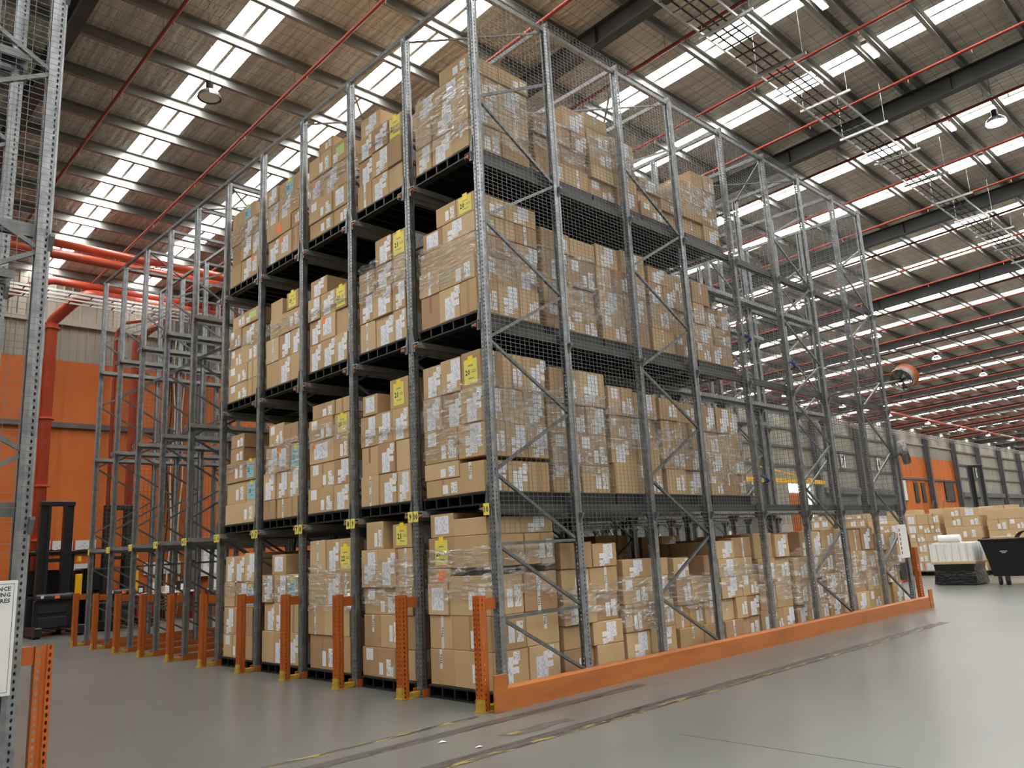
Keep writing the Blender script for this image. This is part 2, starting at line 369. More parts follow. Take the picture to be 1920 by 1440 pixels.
# walls
def wall(name, x0, x1, y0, y1, z0, z1, mat, label):
    b = MB(); b.box(x0, x1, y0, y1, z0, z1, mat); return struct(b.build(name), label)
DO = (48.2, 52.1, 5.5)        # an open dock door
b = MB()
for (y0, y1, z0, z1) in ((Y0B - .3, DO[0], 0, 11.3), (DO[0], DO[1], DO[2], 11.3), (DO[1], Y1B + .3, 0, 11.3)): b.box(XW - .3, XW - .05, y0, y1, z0, z1, 'cladding_beige')
wl = struct(b.build('wall_left'), 'long side wall clad in ribbed panels')
wall('wall_right', XE, XE + .3, Y0B, Y1B, 0, 13.6, 'cladding_beige', 'far right side wall')
wall('wall_back', XW, XE, Y1B, Y1B + .3, 0, 13.6, 'cladding_beige', 'distant end wall'); wall('wall_front', XW, XE, Y0B - .3, Y0B, 0, 13.6, 'cladding_beige', 'end wall behind the viewer')
ORB = [0, 1, 2, 3, 11, 12]      # bays (between RAFT[n] and RAFT[n+1]) painted orange low down
def ribs(b, y0, y1, z0, z1, mat, p=.25):
    n = max(1, int((y1 - y0) / p)); p = (y1 - y0) / n
    for i in range(n):
        y = y0 + i * p
        for (a, c, xa, xc) in ((0, .66, 0, 0), (.66, .76, 0, .03), (.76, .9, .03, .03), (.9, 1, .03, 0)):
            b.face([(XW - .04 + xa, y + a * p, z0), (XW - .04 + xc, y + c * p, z0), (XW - .04 + xc, y + c * p, z1), (XW - .04 + xa, y + a * p, z1)][::1], mat)
for n in range(2, len(RAFT) - 1):
    y0, y1 = RAFT[n], RAFT[n + 1]
    if n in ORB:
        b = MB(); ribs(b, y0, y1, 8.3, 11.2, 'cladding_beige'); b.build('cladding_panel', wl)
        b = MB(); ribs(b, y0, y1, 0, 8.3, 'orange_wall_paint', .9); b.build('orange_panel', wl)
        gz = (6.12, 9.45)
    else:
        for (z0, z1) in ((5.4, 7.4), (7.4, 9.0), (9.0, 11.2)):
            b = MB(); ribs(b, y0, y1, z0, z1, 'cladding_beige', .8 if n > 6 else .3); b.build('cladding_panel', wl)
        gz = (6.5, 7.9, 9.25)
        if not (y0 < DO[0] < y1):
            b = MB(); b.box(XW - .03, XW + .05, y0 + 1.0, y1 - 1.0, 0, 4.6, 'cladding_grey')
            for k in range(20): b.box(XW + .05, XW + .062, y0 + 1.0, y1 - 1.0, .1 + k * .225, .1 + k * .225 + .15, 'cladding_grey')
            o = struct(b.build('door_%d' % n), 'closed grey roller door in dock bay')
            b = MB(); b.box(XW - .02, XW + .35, y0 + .8, y1 - .8, 4.6, 5.1, 'cladding_grey', .03); b.build('roller_box', o)
            b = MB(); b.box(XW + .0, XW + .12, y0 + 2.2, y0 + 3.1, .0, 2.1, 'white_paint', .01); tag(b.build('dock_panel'), 'pale door leaf panel at the grey dock door in bay %s' % ORD[n - 3], 'door')
    for z in gz:
        b = MB(); b.box(XW - .02, XW + .10, y0 + .15, y1 - .15, z, z + .16, 'column_paint' if n not in ORB or z < 7 else 'cladding_beige'); b.build('girt', wl)
    b = MB(); yc = y0
    for (w0, w1, d0, d1) in ((-.16, .16, .42, .45), (-.16, .16, .0, .03), (-.015, .015, .03, .42)): b.box(XW + d0, XW + d1, yc + w0, yc + w1, 0, 10.6, 'column_paint')
    b.build('wall_column', wl)

# sprinkler lines along X
PY = [-1.38 + 2.63 * k for k in range(-2, 34)]
for k, y in enumerate(PY):
    b = MB(); xs = (-20.5, 28)
    b.tube([(x, y, rz(x) - .6) for x in xs], .038, 'red_pipe_paint', 8)
    o = b.build('sprinkler_pipe', smooth=True)
    o['label'] = 'thin red overhead sprinkler pipe, %s line along the roof' % (ORD[k] if k < 18 else 'far %s' % ORD[k - 18]); o['category'] = 'pipe'; o['group'] = 'parallel red sprinkler lines under the roof'
    b = MB(); b2 = MB()
    for x in sorted(PUR)[::2]:
        if x > 6: continue
        b.tube([(x, y, rz(x) - .6), (x, y, rz(x) - .2)], .004, 'steel_dark', 5)
        b2.tube([(x + .5, y, rz(x) - .62), (x + .5, y, rz(x) - .70)], .014, 'rust_tip', 6)
    b.build('hanger_rod', o)['kind'] = 'stuff'; b2.build('sprinkler_head', o)['kind'] = 'stuff'
# main red pipes along Y by the wall
def pipe(pts, r, label, fl=()):
    b = MB(); b.tube(pts, r, 'fire_main_paint', 14); o = b.build('fire_main_pipe', smooth=True); tag(o, label, 'pipe', 'large red fire mains by the side wall')
    for (p, q) in fl:
        c = MB(); c.tube([p, q], r * 1.45, 'fire_main_paint', 14); c.build('flange', o)
def bend(p, q, r_, n=5):
    return [Vector(p).lerp(Vector(q), i / n) for i in range(n + 1)]
pipe([(-16, -16, 10.27), (-16, 118, 10.27)], .11, 'upper of the two long red fire mains running along the wall side')
pipe([(-16, -16, 9.97), (-16, 13, 9.97)], .13, 'lower of the two long red fire mains near the empty racks')
pipe([(-20.4, .42, 0), (-20.4, .42, 9.25), (-20.38, .43, 9.34), (-20.32, .46, 9.42), (-19.72, .76, 9.81), (-19.3, .92, 9.95), (-19.12, 1.05, 9.985), (-19.06, 1.2, 9.99), (-19.05, 40, 9.97)], .17, 'thick red riser on the orange wall turning along the roof above the forklift',
     [((-20.4, .42, z), (-20.4, .42, z + .06)) for z in (2.6, 4.2, 6.25, 9.1)])
pipe([(-20.4, -1.25, 0), (-20.4, -1.25, 9.4), (-20.2, -1.1, 9.8), (-19.5, -.6, 10.0), (-19.3, -.1, 10.25), (-19.22, .1, 10.3), (-19.2, 12, 10.3)], .12, 'red riser at the far left edge behind the wire mesh', [((-20.4, -1.25, 9.2), (-20.4, -1.25, 9.26))])
pipe([(-20.5, 2.35, 0), (-20.5, 2.35, 9.3), (-20.2, 2.5, 9.6), (-19.8, 2.9, 9.65)], .06, 'thin red riser between the two forklifts')
pipe([(-20.3, 2.9, 0), (-20.3, 2.9, 9.0), (-19.9, 3.2, 9.4), (-19.3, 3.8, 9.9)], .12, 'medium red riser behind the second forklift')
# cable trays
def ladder(x0, x1, z, ya, yb, rungs, label, w=.025, hr=.05):
    t = empty('cable_ladder', ((x0 + x1) / 2, ya, z)); tag(t, label, 'cable tray'); ox = (x0 + x1) / 2
    for x in (x0, x1):
        b = MB(); b.box(x - w / 2 - ox, x + w / 2 - ox, 0, yb - ya, 0, hr, 'tray_steel'); b.build('side_rail', t)
    b = MB(); y = .2
    while y < yb - ya: b.box(x0 - ox, x1 - ox, y, y + .03, .01, .03, 'steel_dark'); y += rungs
    o = b.build('rung', t); o['kind'] = 'stuff'; return t
t = ladder(-.15, .55, 10.8, 0.2, 60, .42, 'galvanised ladder cable tray hanging under the roof on cross struts')
for k in range(3):
    b = MB(); b.tube([(-.2 + k * .17, y, .05 + .008 * math.sin(y)) for y in range(0, 60, 2)], .018, 'rubber', 6); b.build('cable', t)
for k in range(30):
    y = k * 2.0 - .2
    b = MB(); b.box(-.43, .68, y - .02, y + .02, -.05, 0, 'tray_steel'); s_ = b.build('cross_strut', t)
    for x in (-.36, .61):
        b = MB(); b.tube([(x, y, 0), (x, y, 1.0)], .006, 'tray_steel', 5); b.build('hanger_rod', s_)
ladder(-18.75, -18.4, 9.72, -16, 118, .6, 'upper pale cable tray running beside the red mains', .04, .07)
ladder(-18.75, -18.4, 9.50, -16, 118, .6, 'lower pale cable tray running beside the red mains', .04, .05)
# conduit bundle
t = empty('conduit_bundle', (-20.75, 4.05, 0)); tag(t, 'bundle of dark and white cables running up the orange wall', 'cables')
for k in range(7):
    b = MB(); b.tube([(.0 + .04 * (k % 2), .11 * k + .05 * math.sin(z * 1.7 + k), z) for z in [i * .5 for i in range(20)]], .025, 'rubber' if k % 3 else 'cream_plastic', 6); b.build('cable', t)

# high bay lamps
lamp0 = None; k = 0
for row, (x, hh) in enumerate(((-7.2, 10.45), (-15.8, 9.9), (2.45, 10.9))):
    for n in range(0, 15):
        y = RAFT[n + 2] + 2.1 if row != 2 else RAFT[n + 2] + 1.3 + 7.9
        if row == 0: y = RAFT[n + 2] + 2.35
        if row == 2 and n > 6: continue
        if row == 1 and n < 5: continue
        lit = not (row == 0 and n == 0)
        t = empty('high_bay_lamp', (x, y, hh)); rowname = ('above the racks', 'near the side wall', 'over the open floor')[row]
        tag(t, ('unlit round high bay lamp below the nearest left skylight' if not lit else 'round high bay lamp %s, %s from the camera' % (rowname, ORD[n])), 'lamp', 'round high bay lamps')
        b = MB(); prof_ = [(.05, .20), (.10, .17), (.19, .10), (.22, .05), (.225, 0)]
        for i in range(len(prof_) - 1):
            (r0, z0), (r1, z1) = prof_[i], prof_[i + 1]
            for q in range(16):
                a0, a1 = q * math.tau / 16, (q + 1) * math.tau / 16
                b.face([(r0 * math.cos(a0), r0 * math.sin(a0), z0), (r0 * math.cos(a1), r0 * math.sin(a1), z0), (r1 * math.cos(a1), r1 * math.sin(a1), z1), (r1 * math.cos(a0), r1 * math.sin(a0), z1)], 'silver')
        b.build('reflector', t, smooth=True)
        b = MB(); b.face([(.19 * math.cos(q * math.tau / 16), .19 * math.sin(q * math.tau / 16), .02) for q in range(16)][::-1], 'lamp_glow' if lit else 'white_paint'); b.build('lens', t)
        b = MB(); b.tube([(0, 0, .2), (0, 0, .34)], .075, 'truck_grey', 8); b.build('gear_housing', t)
        b = MB(); b.tube([(0, 0, .32), (0, 0, rz(x) - hh + .02)], .006, 'steel_dark', 5); b.build('hanger_rod', t)
for k, (x, y) in enumerate(((1.17, 8.2), (1.17, 10.7), (1.17, 15.7), (1.17, 18.6))):
    b = MB(); b.box(x - .07, x + .07, y - .35, y + .35, rz(x) - .2, rz(x) - .12, 'white_paint'); o = b.build('batten_light'); tag(o, 'small warm batten light between the paired purlins, %s from camera' % ORD[k], 'lamp', 'batten lights between paired purlins')
    b = MB(); b.box(x - .06, x + .06, y - .33, y - .02, rz(x) - .225, rz(x) - .2, 'batten_glow'); b.box(x - .06, x + .06, y + .02, y + .33, rz(x) - .225, rz(x) - .2, 'batten_glow'); b.build('diffuser', o)

# ------------------------------------------------------------------ drive-in racks
YP = [0, 1.352, 2.888, 4.259, 5.818, 7.320, 8.717, 10.274, 11.607]
LV = [2.09, 4.22, 6.36]; TOP = 8.71; LP = 1.4
UP = [(-.05, 0), (-.018, 0), (-.012, .014), (.012, .014), (.018, 0), (.05, 0), (.05, .065), (.036, .095), (.022, .095), (.022, .091), (.0335, .091), (.046, .063), (.046, .004),
      (.0205, .004), (.0145, .018), (-.0145, .018), (-.0205, .004), (-.046, .004), (-.046, .063), (-.0335, .091), (-.022, .091), (-.022, .095), (-.036, .095), (-.05, .065)]
def zig(frame0):
    A, B_ = 0, 1; z = [.92, 1.70, 2.50, 3.27, 4.05, 4.80, 5.55, 6.35, 7.15, 7.86]
    segs = [((0, .92), (1, .20))]
    if frame0: segs += [((0, 1.70), (1, .94)), ((0, .91), (1, .93)), ((0, 1.70), (1, 1.71))]
    else: segs += [((0, .92), (1, 1.70))]
    for i in range(1, 9): segs.append(((i + 1) % 2 and 0 or 1, z[i]) if False else ((1 if i % 2 else 0, z[i]), (0 if i % 2 else 1, z[i + 1])))
    return segs
rack = empty('drive_in_rack', (0, 0, 0)); tag(rack, 'tall galvanised drive-in pallet rack of ten lanes with wire mesh side', 'rack')
b = MB(); b.prism(UP, 'z', 0, TOP, 'upright_steel'); up0 = b.build('upright', rack)
b = MB(); b.box(-.08, .08, -.03, .12, 0, .012, 'galvanised'); bp0 = b.build('base_plate', up0)
first = True
for i in range(11):
    for j, y in enumerate(YP):
        if first: first = False; continue
        u = copy(up0, rack, (-LP * i, y, 0)); copy(bp0, u)
        if j in (1, 3, 6, 8): u.rotation_euler = (0, 0, math.pi); u.location.y += .095
# braces
stuff = MB()
for i in range(11):
    for f, (ja, jb) in enumerate(((0, 1), (2, 3), (5, 6), (7, 8))):
        for (a, c) in zig(f == 0):
            pa = (YP[ja] + .05, YP[jb] + .04); p = (-LP * i, pa[a[0]], a[1]); q = (-LP * i, pa[c[0]], c[1])
            if 1 <= i <= 4: stuff.bar(p, q, .03, .03, 'galvanised')
            else: b = MB(); b.bar(p, q, .034, .034, 'galvanised', (1, 0, 0)); b.build('brace', rack)
o = stuff.build('inner_brace', rack); o['kind'] = 'stuff'
# pallet rails, brackets and arms
RP = [(0, 0), (.125, 0), (.125, -.075), (.113, -.075), (.113, -.012), (.012, -.012), (.012, -.105), (0, -.105)]
RP2 = [(-x, z) for x, z in RP][::-1]
for lv in LV:
    for i in range(11):
        x = -LP * i
        if i > 0:
            b = MB(); b.prism(RP, 'y', -.02, YP[-1] + .1, 'rail_steel_lit', (x + .055, 0, lv + .055)); b.build('pallet_rail', rack)
        if i < 10:
            b = MB(); b.prism(RP2, 'y', -.02, YP[-1] + .1, 'rail_steel_lit' if i else 'steel_dark', (x - .055, 0, lv + .055)); b.build('pallet_rail', rack)
        b = MB()  # flared lead-in bracket
        for sg in ((1, -1) if 0 < i < 10 else ((-1,) if i == 0 else (1,))):
            b.prism([(x + sg * .045, lv + .27), (x + sg * .052, lv + .27), (x + sg * .105, lv + .02), (x + sg * .105, lv - .06), (x + sg * .045, lv - .06)], 'y', -.012, -.004, 'galvanised')
        o = b.build('rail_bracket', rack)
        for sg in ((1, -1) if 0 < i < 10 else ((-1,) if i == 0 else (1,))):
            c = MB(); c.prism([(x + sg * .1, lv + .03), (x + sg * .19, lv + .005), (x + sg * .1, lv - .02)], 'y', -.03, .02, 'rust_tip'); c.build('rail_tip', o)
arm = None
for lv in LV:
    for i in range(11):
        for j in range(1, 9):
            if arm is None:
                b = MB(); b.prism([(-.11, -.068), (.11, -.068), (.11, -.09), (.055, -.19), (-.055, -.19), (-.11, -.09)], 'y', .03, .07, 'galvanised'); arm = b.build('support_arm', rack); arm.location = (-LP * i, YP[j], lv + .01)
            else: copy(arm, rack, (-LP * i, YP[j], lv + .01))
# top beams
for j, y in enumerate(YP):
    b = MB(); b.box(-14.06, .06, y + .02, y + .075, TOP, TOP + .07, 'galvanised', .006); b.build('top_beam', rack)
for x in [0] + [-LP * i for i in range(5, 11)]:
    b = MB(); b.box(x - .03, x + .03, -.02, YP[-1] + .1, TOP - .06, TOP - .005, 'galvanised'); b.build('top_tie', rack)
for (i, j) in ((0, 0), (0, 2), (1, 1), (2, 0), (3, 2), (5, 0), (6, 1), (8, 0), (2, 4), (0, 5), (4, 5)):
    b = MB(); b.bar((-LP * i, YP[j] + .05, TOP - .02), (-LP * (i + 1), YP[j + 1] + .05, TOP - .02), .03, .02, 'galvanised'); b.build('plan_brace', rack)
    b = MB(); b.bar((-LP * (i + 1), YP[j] + .05, TOP - .05), (-LP * i, YP[j + 1] + .05, TOP - .05), .03, .02, 'galvanised'); b.build('plan_brace', rack)
# back-plane bracing seen through the empty lanes
for i in range(5, 10):
    for z0, z1 in ((.4, 2.9), (2.9, 5.4), (5.4, 7.9)):
        if (i % 2): b = MB(); b.bar((-LP * i, YP[-1] + .1, z0), (-LP * (i + 1), YP[-1] + .1, z1), .035, .02, 'galvanised'); b.build('back_brace', rack)
# wire mesh
def mesh_panel(par, plane, at, a0, a1, z0, z1, ps=.075, pz=.05, r=.0017, mat='wire'):
    b = MB(); n = int((a1 - a0) / ps)
    def P(a, z, d): return (at + d, a, z) if plane == 'x' else (a, at + d, z)
    def wire(p0, p1, vert, d):
        (a, z), (a2, z2) = p0, p1
        if vert: vs = [P(a + s * r, zz, d + t * r) for zz in (z, z2) for s, t in ((-1, -1), (1, -1), (1, 1), (-1, 1))]
        else: vs = [P(aa, z + s * r, d + t * r) for aa in (a, a2) for s, t in ((-1, -1), (1, -1), (1, 1), (-1, 1))]
        b.idx(vs, [(0, 1, 5, 4), (1, 2, 6, 5), (2, 3, 7, 6), (3, 0, 4, 7)], mat)
    for i in range(n + 1): wire((a0 + i * (a1 - a0) / n, z0), (a0 + i * (a1 - a0) / n, z1), True, 0)
    m_ = int((z1 - z0) / pz)
    for i in range(m_ + 1): wire((a0, z0 + i * (z1 - z0) / m_), (a1, z0 + i * (z1 - z0) / m_), False, 2 * r)
    o = b.build('mesh_panel', par); o['kind'] = 'stuff'; return o
for j in range(8): mesh_panel(rack, 'x', .062, YP[j] + .05, YP[j + 1] + .04, 1.82, 8.80)
for i in range(10): mesh_panel(rack, 'y', YP[-1] + .13, -LP * (i + 1), -LP * i, 1.9, 8.6, .1, .1, .0025)
for j in range(8): mesh_panel(rack, 'x', -14.07, YP[j] + .05, YP[j + 1] + .04, 1.9, 8.6, .1, .1, .0025)
# lane number plates
for i in range(11):
    x = -LP * i
    for (num, dx) in ((10 - i, -.055), (11 - i, .055)):
        if not 1 <= num <= 10: continue
        b = MB(); b.box(x + dx - .048, x + dx + .048, -.034, -.03, LV[0] - .07, LV[0] + .06, 'tag_yellow', .001)
        o = b.build('lane_number_plate', rack); o['label'] = 'yellow lane plate reading %d' % num
        b = MB(); b.text(str(num), (x + dx, -.0345, LV[0] - .005), (1, 0, 0), (0, 0, 1), .085 if num < 10 else .075, 'ink_black'); b.build('number', o)

for i in range(1, 11):
    for s_ in (-1, 1):
        b = MB(); b.box(-LP * i + s_ * .095 - .012, -LP * i + s_ * .095 + .012, -.02, 11.6, .0, .09, 'orange_paint'); b.build('floor_guide', rack)
# kick rail along the mesh side
kr = empty('kick_rail', (.1, 0, 0)); tag(kr, 'low orange kick rail along the foot of the mesh side', 'guard rail')
KP = [(.0, 0), (.035, 0), (.035, .215), (.0, .235), (-.06, .235), (-.06, .225), (-.004, .225), (.025, .21), (.025, .01), (0, .01)]
for (a, c) in ((-.06, 5.9), (5.905, 12.25)):
    b = MB(); b.prism(KP, 'y', a, c, 'orange_rail_paint', (.0, 0, 0)); b.build('rail_length', kr)
for y in (-.21, 12.15):
    b = MB(); b.box(.022, .047, y, y + .19, 0, .37, 'orange_rail_paint', .004); b.build('end_plate', kr)
# orange upright guards
GP = [(x * 1.12, y * 1.15) for x, y in UP]
def guard(x, y, label, sgn=1, group='orange upright guards along the rack front'):
    g = empty('upright_guard', (x, y, 0)); tag(g, label, 'guard post', group)
    if sgn < 0: g.rotation_euler = (0, 0, math.pi)
    b = MB(); b.prism(GP, 'z', .012, 1.17 if sgn > 0 else 1.14, 'guard_orange'); po = b.build('post', g)
    if sgn < 0: po.rotation_euler = (0, 0, -math.pi / 2); po.location = (-.055, .055, 0)
    b = MB(); b.prism([(-.036, .115), (.036, .115), (.036, .25), (-.036, .25)], 'z', 1.02, 1.14, 'orange_paint'); b.tube([(0, .11, 1.08), (0, .095, 1.08)], .014, 'silver', 8); b.build('bracket', g)
    b = MB(); b.box(-.075, .075, -.02, .13, 0, .012, 'yellow_paint'); b.prism([(-.06, -.006), (.06, -.006), (.06, .02), (-.06, .02)], 'z', .012, .13, 'yellow_paint'); b.box(-.045, .045, .1, .32, 0, .06, 'yellow_paint', .004); b.build('foot', g)
GL = ['orange guard post at the near rack corner, joined to the kick rail', 'orange guard just right of the low yellow 21 tag', 'orange guard just right of the low yellow 22 tag', 'orange guard just right of the low pale blue tag',
      'orange guard on the left side of the pallet carrying the low pale blue tag', 'orange guard between the empty lanes and the leftmost loaded ground pallet', 'orange guard in front of the lane plates 4 and 5', 'orange guard in front of the lane plates 3 and 4',
      'orange guard in front of the lane plates 2 and 3', 'orange guard next to last towards the forklift', 'orange guard nearest the parked reach truck, end of the row']
for i in range(11): guard(-LP * i - .03, -.265, GL[i])
# near left rack, facing the aisle from the other side
r2 = empty('drive_in_rack', (0, -4.49, 0)); tag(r2, 'galvanised rack at the left edge with wire mesh side and white notice', 'rack')
for i in range(5):
    for j, y in enumerate((0, -1.352, -2.888, -4.259)):
        u = copy(up0, r2, (-LP * i, y, 0)); u.rotation_euler = (0, 0, math.pi if j % 2 == 0 else 0)
        if j % 2: u.location.y -= .095
        copy(bp0, u)
    for f, (ja, jb) in enumerate(((0, 1), (2, 3))):
        ys = (0, -1.352, -2.888, -4.259)
        for (a, c) in zig(False):
            pa = (ys[ja] - .05, ys[jb] - .04); b = MB(); b.bar((-LP * i, pa[a[0]], a[1]), (-LP * i, pa[c[0]], c[1]), .034, .034, 'galvanised', (1, 0, 0)); b.build('brace', r2)
    for lv in LV:
        if i > 0: b = MB(); b.prism(RP, 'y', -5.2, .02, 'galvanised', (-LP * i + .055, 0, lv + .055)); b.build('pallet_rail', r2)
        b = MB(); b.prism(RP2, 'y', -5.2, .02, 'galvanised', (-LP * i - .055, 0, lv + .055)); b.build('pallet_rail', r2)
        b = MB(); b.prism([(-.11, -.068), (.11, -.068), (.11, -.09), (.055, -.19), (-.055, -.19), (-.11, -.09)], 'y', -.02, .012, 'galvanised', (-LP * i, 0, lv + .01)); b.build('support_arm', r2)
b = MB(); b.box(-6, .06, -.075, -.02, TOP, TOP + .07, 'galvanised'); b.build('top_beam', r2)
mesh_panel(r2, 'x', .062, -1.352, -.02, 1.75, 8.75, .1, .05, .0015); mesh_panel(r2, 'x', .062, -4.2, -1.4, 1.75, 8.75, .1, .05, .0015)
guard(.0, -4.295, 'large orange guard post at the bottom left corner of the picture', -1, None)
nb = MB(); nb.box(.056, .062, -4.95, -4.545, .84, 1.60, 'white_paint', .002); no = nb.build('notice_board'); tag(no, 'white notice with dark heading on the near left upright', 'sign')
nb = MB()
for (y0, y1, z0, z1) in ((-4.93, -4.565, 1.575, 1.578), (-4.93, -4.565, .862, .865), (-4.568, -4.565, .862, 1.578)): nb.patch((.0625, 0, 0), (0, 1, 0), (0, 0, 1), (1, 0, 0), y0, y1, z0, z1, .0002, 'ink_black')
nb.build('border', no)
nb = MB()
for k, s_ in enumerate(('ANCE', 'KING', 'URES')):
    vs, fs = text_mesh(s_); w = max(x for x, _ in vs) * .03
    nb.text(s_, (.0628, -4.585 - w, 1.545 - k * .04), (0, 1, 0), (0, 0, 1), .03, 'ink_black')
nb.build('heading', no)

# ------------------------------------------------------------------ pallets
def make_pallet():
    b = MB(); b.box(-.575, .575, 0, 1.14, .115, .145, 'black_plastic', .006); b.box(-.575, .575, 0, .1, 0, .018, 'black_plastic'); b.box(-.575, .575, 1.04, 1.14, 0, .018, 'black_plastic')
    p = b.build('plastic_pallet')
    for x in (-.56, -.33, -.11, .11, .33, .56):
        b = MB(); b.box(x - .012, x + .012, .005, 1.135, .0, .116, 'black_plastic'); b.build('rib', p)
    return p
pal0 = make_pallet(); pal_used = False
LVN = ['ground level', 'first rail level', 'second rail level', 'top rail level']
POSN = ['front', 'second', 'third', 'fourth', 'fifth', 'sixth', 'seventh', 'eighth', 'ninth', 'tenth']
ZB = [0.0] + [l + .058 for l in LV]
def put_pallet(lane, lev, k, y):
    global pal_used
    x = -LP * (10 - lane) - .70
    p = pal0 if not pal_used else copy_tree(pal0)
    pal_used = True; p.location = (x, y, ZB[lev])
    tag(p, 'black plastic pallet in lane %d on the %s, %s from the aisle' % (lane, LVN[lev], POSN[k] if k else 'first'), 'pallet', 'black pallets under the carton loads')
    return x, ZB[lev] + .146

# ------------------------------------------------------------------ cartons
def face_art(b, t, O, u, v, n, w, h):
    """labels, tapes and stickers on one face; returns True when something was added"""
    R = random.uniform; P = lambda *a: b.patch(O, u, v, n, *a)
    if t == 'D':
        H = min(h * .92, .40); W = min(w * .62, .25); u0 = w * R(.18, .34); v0 = (h - H) * R(.2, .6)
        if R(0, 1) < .5:
            P(u0, u0 + W * .75, v0, v0 + H * .72, .002, 'paper_sheet'); P(u0 + W * .5, u0 + W * 1.1, v0 + H * .62, v0 + H * .85, .0024, 'paper_plain')
            P(u0 + W * .8, u0 + W * 1.2, v0 + H * .72, v0 + H, .0028, 'paper_barcode'); P(u0 + W * .7, u0 + W * 1.12, v0 + H * .36, v0 + H * .55, .0028, 'paper_plain')
        else:
            P(u0 + W * .35, u0 + W * 1.1, v0 + H * .3, v0 + H, .002, 'paper_sheet'); P(u0, u0 + W * .5, v0 + H * .34, v0 + H * .58, .0024, 'paper_plain')
            P(u0, u0 + W * .38, v0, v0 + H * .26, .0028, 'paper_barcode'); P(u0 + W * .3, u0 + W * .8, v0 + H * .08, v0 + H * .32, .0026, 'paper_barcode')
    elif t == 'S':
        a = min(w * .27, .16); P(w * .12, w * .12 + a, h * .55, min(h * .95, h * .55 + a * 1.05), .002, 'paper_plain')
        P(w * .52, w * .52 + a * .55, h * .1, h * .1 + min(a * 1.1, h * .4), .002, 'paper_plain'); P(w * .74, w * .74 + a * .6, h * .08, h * .08 + min(a * 1.6, h * .55), .002, 'paper_barcode'); P(w * .78, w * .78 + a * .75, h * .08, h * .08 + a * .7, .0024, 'paper_barcode')
    elif t == 'P':
        a = min(.1, w * .18); v0 = h * R(.08, .2); P(w * .48, w * .48 + a, v0, v0 + min(.2, h * .5), .002, 'paper_plain'); P(w * .72, w * .72 + a * 1.1, v0, v0 + min(.24, h * .6), .002, 'paper_barcode')
    elif t == 'W':
        a = min(w * .6, .26); P(w / 2 - a / 2, w / 2 + a / 2, h * .15, min(h * .9, h * .15 + a * 1.15), .002, 'paper_sheet')
    elif t == 'O':
        P(w * .2, w * .75, h * .2, h * .85, .002, 'paper_sheet'); P(w * .12, w * .12 + .09, h * .68, h * .68 + .1, .003, 'sticker_orange')
    elif t == 'o':
        P(w * .45, w * .45 + .15, h * .15, h * .15 + min(.17, h * .7), .003, 'sticker_orange')
    elif t == 'G':
        P(w * .3, w * .85, h * .3, h * .8, .002, 'sticker_green'); P(w * .1, w * .4, h * .1, h * .5, .0024, 'paper_barcode')
    elif t[0] in 'YB':
        c = w * .5; vv = h * .1; H = min(.30, h * .82)
        P(c - .12, c + .12, vv, vv + H, .004, 'tag_yellow' if t[0] == 'Y' else 'tag_blue'); P(c - .045, c + .045, vv + H - .05, vv + H + .04, .0046, 'tape_yellow')
        Oc = Vector(O) + Vector(u) * (c - .055) + Vector(v) * (vv + H * .48); num = t[1:] or '20'
        b.text(num, Oc, u, v, .072, 'ink_black', n, .0046)
        for (a0, a1, w0, w1) in ((-.05, .05, .72, .77), (.02, .10, .44, .48), (.02, .10, .52, .55), (-.04, .06, .2, .25)): P(c + a0, c + a1, vv + H * w0, vv + H * w1, .0046, 'ink_grey')
    if t in ('T', 'R'):
        c = w * R(.42, .58); full = R(0, 1) < .6; v0 = 0 if full else h * .45
        P(c - .024, c + .024, v0, h, .0015, 'tape_white' if t == 'T' else 'rust_tip')
        if t == 'T':
            L = .17; k = int((h - v0) / (L + .02))
            for i in range(max(1, k)):
                vv = v0 + (i + .5) * (h - v0) / max(1, k); Oc = Vector(O) + Vector(u) * c + Vector(v) * vv
                b.text('TOLL', Oc, -Vector(v), u, .038, 'ink_black', n, .0021)
    elif R(0, 1) < .35 and t in 'PNS':
        c = w * R(.45, .55); P(c - .024, c + .024, 0, h, .0008, 'tape_brown')
cartons = []    # dicts
def carton(x0, x1, y0, y1, z0, z1, ft, st, label, group, exposed, mat=None):
    cartons.append(dict(b=(x0, x1, y0, y1, z0, z1), ft=ft, st=st, label=label, group=group, exp=exposed, mat=mat if mat is not None else random.choice([0, 0, 1, 1, 2, 3])))
FN = {'D': 'with stepped paperwork', 'S': 'with three stickers', 'P': 'with paired labels', 'W': 'with white sheet', 'T': 'with printed tape', 'R': 'with rusty tape',
      'N': 'without paperwork', 'O': 'with orange-marked paperwork', 'o': 'with orange sticker', 'G': 'with green sticker', 'Y': 'with yellow tag', 'B': 'with blue tag'}
ROWN = ['bottom row', 'second row', 'third row', 'fourth row', 'fifth row', 'sixth row', 'seventh row']
